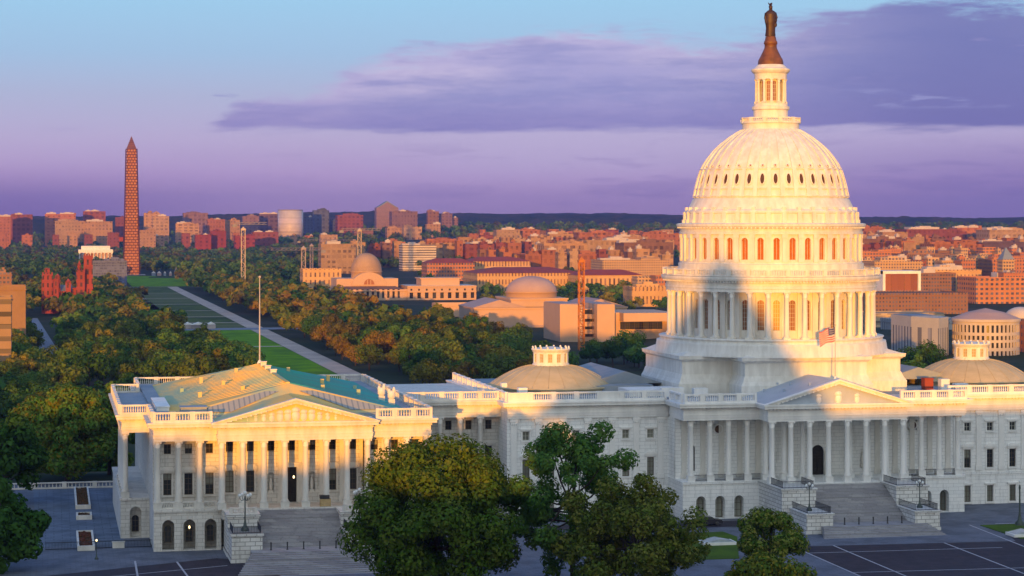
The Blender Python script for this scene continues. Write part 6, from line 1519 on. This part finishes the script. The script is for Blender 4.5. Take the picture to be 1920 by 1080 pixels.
def curved_tower():
    Y = 4700; x0, x1 = at(523, Y), at(571, Y); xc = (x0 + x1) / 2; g = gz(xc, Y); w = x1 - x0; h = zt(545, 395, Y) - g
    t = thing('curved_tower', 'tall curved silver tower with a bright left edge on the far shore', 'building', (xc, Y + 30, g)); mb = MB(); mb.smooth = True
    P = [(-w / 2 * cos(pi * k / 16), -w * .62 * sin(pi * k / 16)) for k in range(17)]
    n = len(P); mb.prism(P, 0, h); mb.build('wall', city('silver_banded_wall', (.50, .46, .46), (.46, .43, .43), 500, 4.2, .99, .3, (.24, .2, .24), .35), t); mb = MB(); mb.prism([(x * .97, y * .97 - .3) for x, y in P], h, h + 2.5); mb.build('roof', R['grey'], t)
curved_tower()
def peaked_tower():
    Y = 4950; x0, x1 = at(706, Y), at(747, Y); xc = (x0 + x1) / 2; g = gz(xc, Y); w = x1 - x0; h = zt(726, 389, Y) - g; hp = zt(726, 377, Y) - g
    t = thing('peaked_tower', 'tall mauve tower with a pointed glass peak on the far shore', 'building', (xc, Y, g)); mb = MB(); mb.box(-w / 2, w / 2, 0, 34, 0, h); mb.prism_y([(-w / 2 + 4, h), (w / 2 - 4, h), (0, hp - 3)], .5, 33.5); mb.build('wall', C['mauve'], t)
    mb = MB(); mb.prism_y([(-w / 2 + 2, h), (-w / 2 + 5, h), (1.0, hp - 2.6), (0, hp)], -.5, 34.5); mb.prism_y([(w / 2 - 5, h), (w / 2 - 2, h), (0, hp), (-1, hp - 2.6)], -.4, 34.4); mb.build('roof', R['blue'], t)
peaked_tower()
def spire_tower():
    Y = 1550; xc = at(1886, Y); g = gz(xc, Y); H = lambda py: zt(1886, py, Y) - g
    t = thing('clock_tower', 'tan tower with a dark pointed roof rising at the right edge', 'tower', (xc, Y, g)); mb = MB(); mb.box(-6, 6, -6, 6, 0, H(487)); mb.box(-6.6, 6.6, -6.6, 6.6, H(489), H(486)); mb.build('wall', C['tan'], t); mb = MB(); mb.prism([(-6, -6), (6, -6), (6, 6), (-6, 6)], H(486), H(464), top=[(-.3, -.3), (.3, -.3), (.3, .3), (-.3, .3)]); mb.build('roof', R['blue'], t)
spire_tower()
# filler blocks of the dense city either side of the dome
cityN = {}
rc = random.Random(77)
ROWS = [(1500, 526, 10, (1195, 1275), 'just left of the dome columns'), (2300, 474, 7, (900, 1275), 'above the red roofs left of the dome'), (2650, 458, 6, (660, 1275), 'in the upper city left of the dome'), (3000, 449, 5, (860, 1275), 'in the third line left of the dome'), (3400, 441, 4, (880, 1275), 'on the city skyline left of the dome'), (3900, 434, 4, (900, 1275), 'on the last city line left of dome'),
        (1750, 490, 8, (1612, 1930), 'above the long classical block at right'), (2000, 472, 8, (1612, 1930), 'in the brick rows right of the dome'), (2350, 459, 6, (1612, 1930), 'behind the brick rows right of the dome'), (2750, 449, 5, (1612, 1930), 'in the upper city right of the dome'), (3300, 438, 5, (1612, 1930), 'on the city skyline right of the dome'), (3900, 431, 3, (1612, 1930), 'on the last city line right of dome'),
        (4450, 439, 4, (-8, 600), 'low among the far shore trees')]
WORD = {'tan': 'tan', 'pale': 'pale stone', 'orange': 'orange brick', 'brick': 'dark red brick', 'brown': 'brown', 'classic': 'tall-windowed'}
for Y, yt, dv, (pa, pb), where in ROWS:
    px = pa
    while px < pb:
        wpx = rc.uniform(10, 30) * (1.25 if Y < 2000 else .9); wl = rc.choice(['tan', 'tan', 'pale', 'orange', 'orange', 'brick', 'brown']); rf_ = rc.choice(['tan', 'grey', 'pale', 'red'])
        if px + wpx <= pb + 8:
            n = cityN[wl, where] = cityN.get((wl, where), 0) + 1
            bldg('city_block', '%s block %s, %s such from left' % (WORD[wl], where, ordw(n)), px, px + wpx, yt + rc.uniform(-dv, dv), Y + rc.uniform(-60, 60), wl, rf_, None, rc.choice((0, 1, 1, 2)) if Y < 3000 else rc.choice((0, 1)), group='blocks of the dense city')
        px += wpx + (rc.uniform(1, 6) if Y < 4200 else rc.uniform(4, 40))

for Y, yt, dv in ((1250, 540, 8), (1550, 515, 8), (1950, 480, 8), (2500, 460, 6), (3200, 444, 5), (3900, 433, 3)):
    px = 1282.0; i = 0
    while px < 1605:
        wpx = rc.uniform(24, 46); wl = rc.choice(['tan', 'orange', 'brown', 'brick', 'pale']); i += 1
        bldg('city_block', '%s block hidden behind the great dome, %s in the row %d m out' % (WORD[wl], ordw(i), Y), px, px + wpx, yt + rc.uniform(-dv, dv), Y, wl, rc.choice(['tan', 'grey', 'red']), None, 1, group='blocks of the dense city'); px += wpx + rc.uniform(3, 14)
# ------------------------------------------------------------------ tower cranes
def crane(label, px, ytop, Y, w, colr, jib=None, yj=None, solid=False):
    x = at(px, Y); g = gz(x, Y); h = zt(px, ytop, Y) - g; t = thing('tower_crane', label, 'crane', (x, Y, g)); m = mat('crane_paint_%d' % px, colr, None, .3, .6)
    mb = MB(); a = w / 2; k = max(.14, w * .075)
    for sx in (-1, 1):
        for sy in (-1, 1): mb.box(sx * a - k, sx * a + k, sy * a - k, sy * a + k, -1, h)
    n = max(4, int(h / (w * 1.1)))
    for i in range(n):
        z0, z1 = h * i / n, h * (i + 1) / n; s = 1 if i % 2 else -1
        for sy in (-1, 1):
            mb.tube([(-a * s, sy * a, z0), (a * s, sy * a, z1)], k * .8, 4); mb.tube([(sy * a, -a * s, z0), (sy * a, a * s, z1)], k * .8, 4); mb.tube([(-a, sy * a, z1), (a, sy * a, z1)], k * .7, 4)
    mb.build('mast', m, t)
    c = MB(); c.box(-a * 1.3, a * 1.3, -a * 1.3, a * 1.3, h, h + w * .5); c.prism([(-a, -a), (a, -a), (a, a), (-a, a)], h + w * .5, h + w * 1.0, top=[(-.2, -.2), (.2, -.2), (.2, .2), (-.2, .2)]); c.build('cab', m, t)
    if jib:
        zj = zt(px, yj, Y) - g; ja, jb = at(jib[0], Y) - x, at(jib[1], Y) - x; j = MB(); q = w * .35
        for yy, zz in ((-q, 0), (q, 0), (0, q * 1.7)): j.tube([(ja, yy, zj + zz), (jb, yy, zj + zz)], k * .9, 4)
        N = max(6, int((jb - ja) / (w * 1.2)))
        for i in range(N):
            u0, u1 = ja + (jb - ja) * i / N, ja + (jb - ja) * (i + 1) / N; j.tube([(u0, -q, zj), (u1, 0, zj + q * 1.7)], k * .5, 4); j.tube([(u0, q, zj), ((u0 + u1) / 2, 0, zj + q * 1.7)], k * .5, 4)
        j.build('jib', m, t); cw_ = MB(); e = ja if abs(ja) < abs(jb) else jb; cw_.box(e - w * .6, e + w * .6, -q * 1.3, q * 1.3, zj - w * .7, zj + .1); cw_.build('counterweight', R['grey'], t)
crane('orange lattice tower crane mast in front of the modern gallery', 1090, 492, 740, 2.7, (.50, .17, .02))
crane('pale tower crane mast standing in the park woods', 456, 432, 1750, 3.6, (.55, .45, .34), (440, 500), 421)
crane('grey tower crane with a long jib reaching left over the woods', 569, 468, 1900, 4.0, (.38, .32, .30), (508, 606), 469)
crane('thin grey crane mast close right of the long-jibbed crane', 584, 462, 2000, 3.0, (.30, .26, .28), (560, 668), 452)
crane('small crane rising above the domed museum roof', 674, 434, 2100, 4.0, (.5, .4, .28), (640, 712), 432)

# ------------------------------------------------------------------ air: thin morning haze round everything
HZ = MB(); HZ.box(-2600, 6600, -1150, 10300, -60, 175)
hm = bpy.data.materials.new('morning_haze'); hm.use_nodes = True; ht = NT(hm.node_tree); ht.n.clear()
pv = ht.new('ShaderNodeVolumePrincipled'); pv.inputs['Color'].default_value = (.42, .44, .96, 1); pv.inputs['Density'].default_value = 5.6e-5; pv.inputs['Anisotropy'].default_value = 0.65
ho = ht.new('ShaderNodeOutputMaterial'); ht.l.new(pv.outputs[0], ho.inputs['Volume'])
tag(HZ.build('haze', hm), 'thin violet morning haze over the city', None, None, 'stuff')
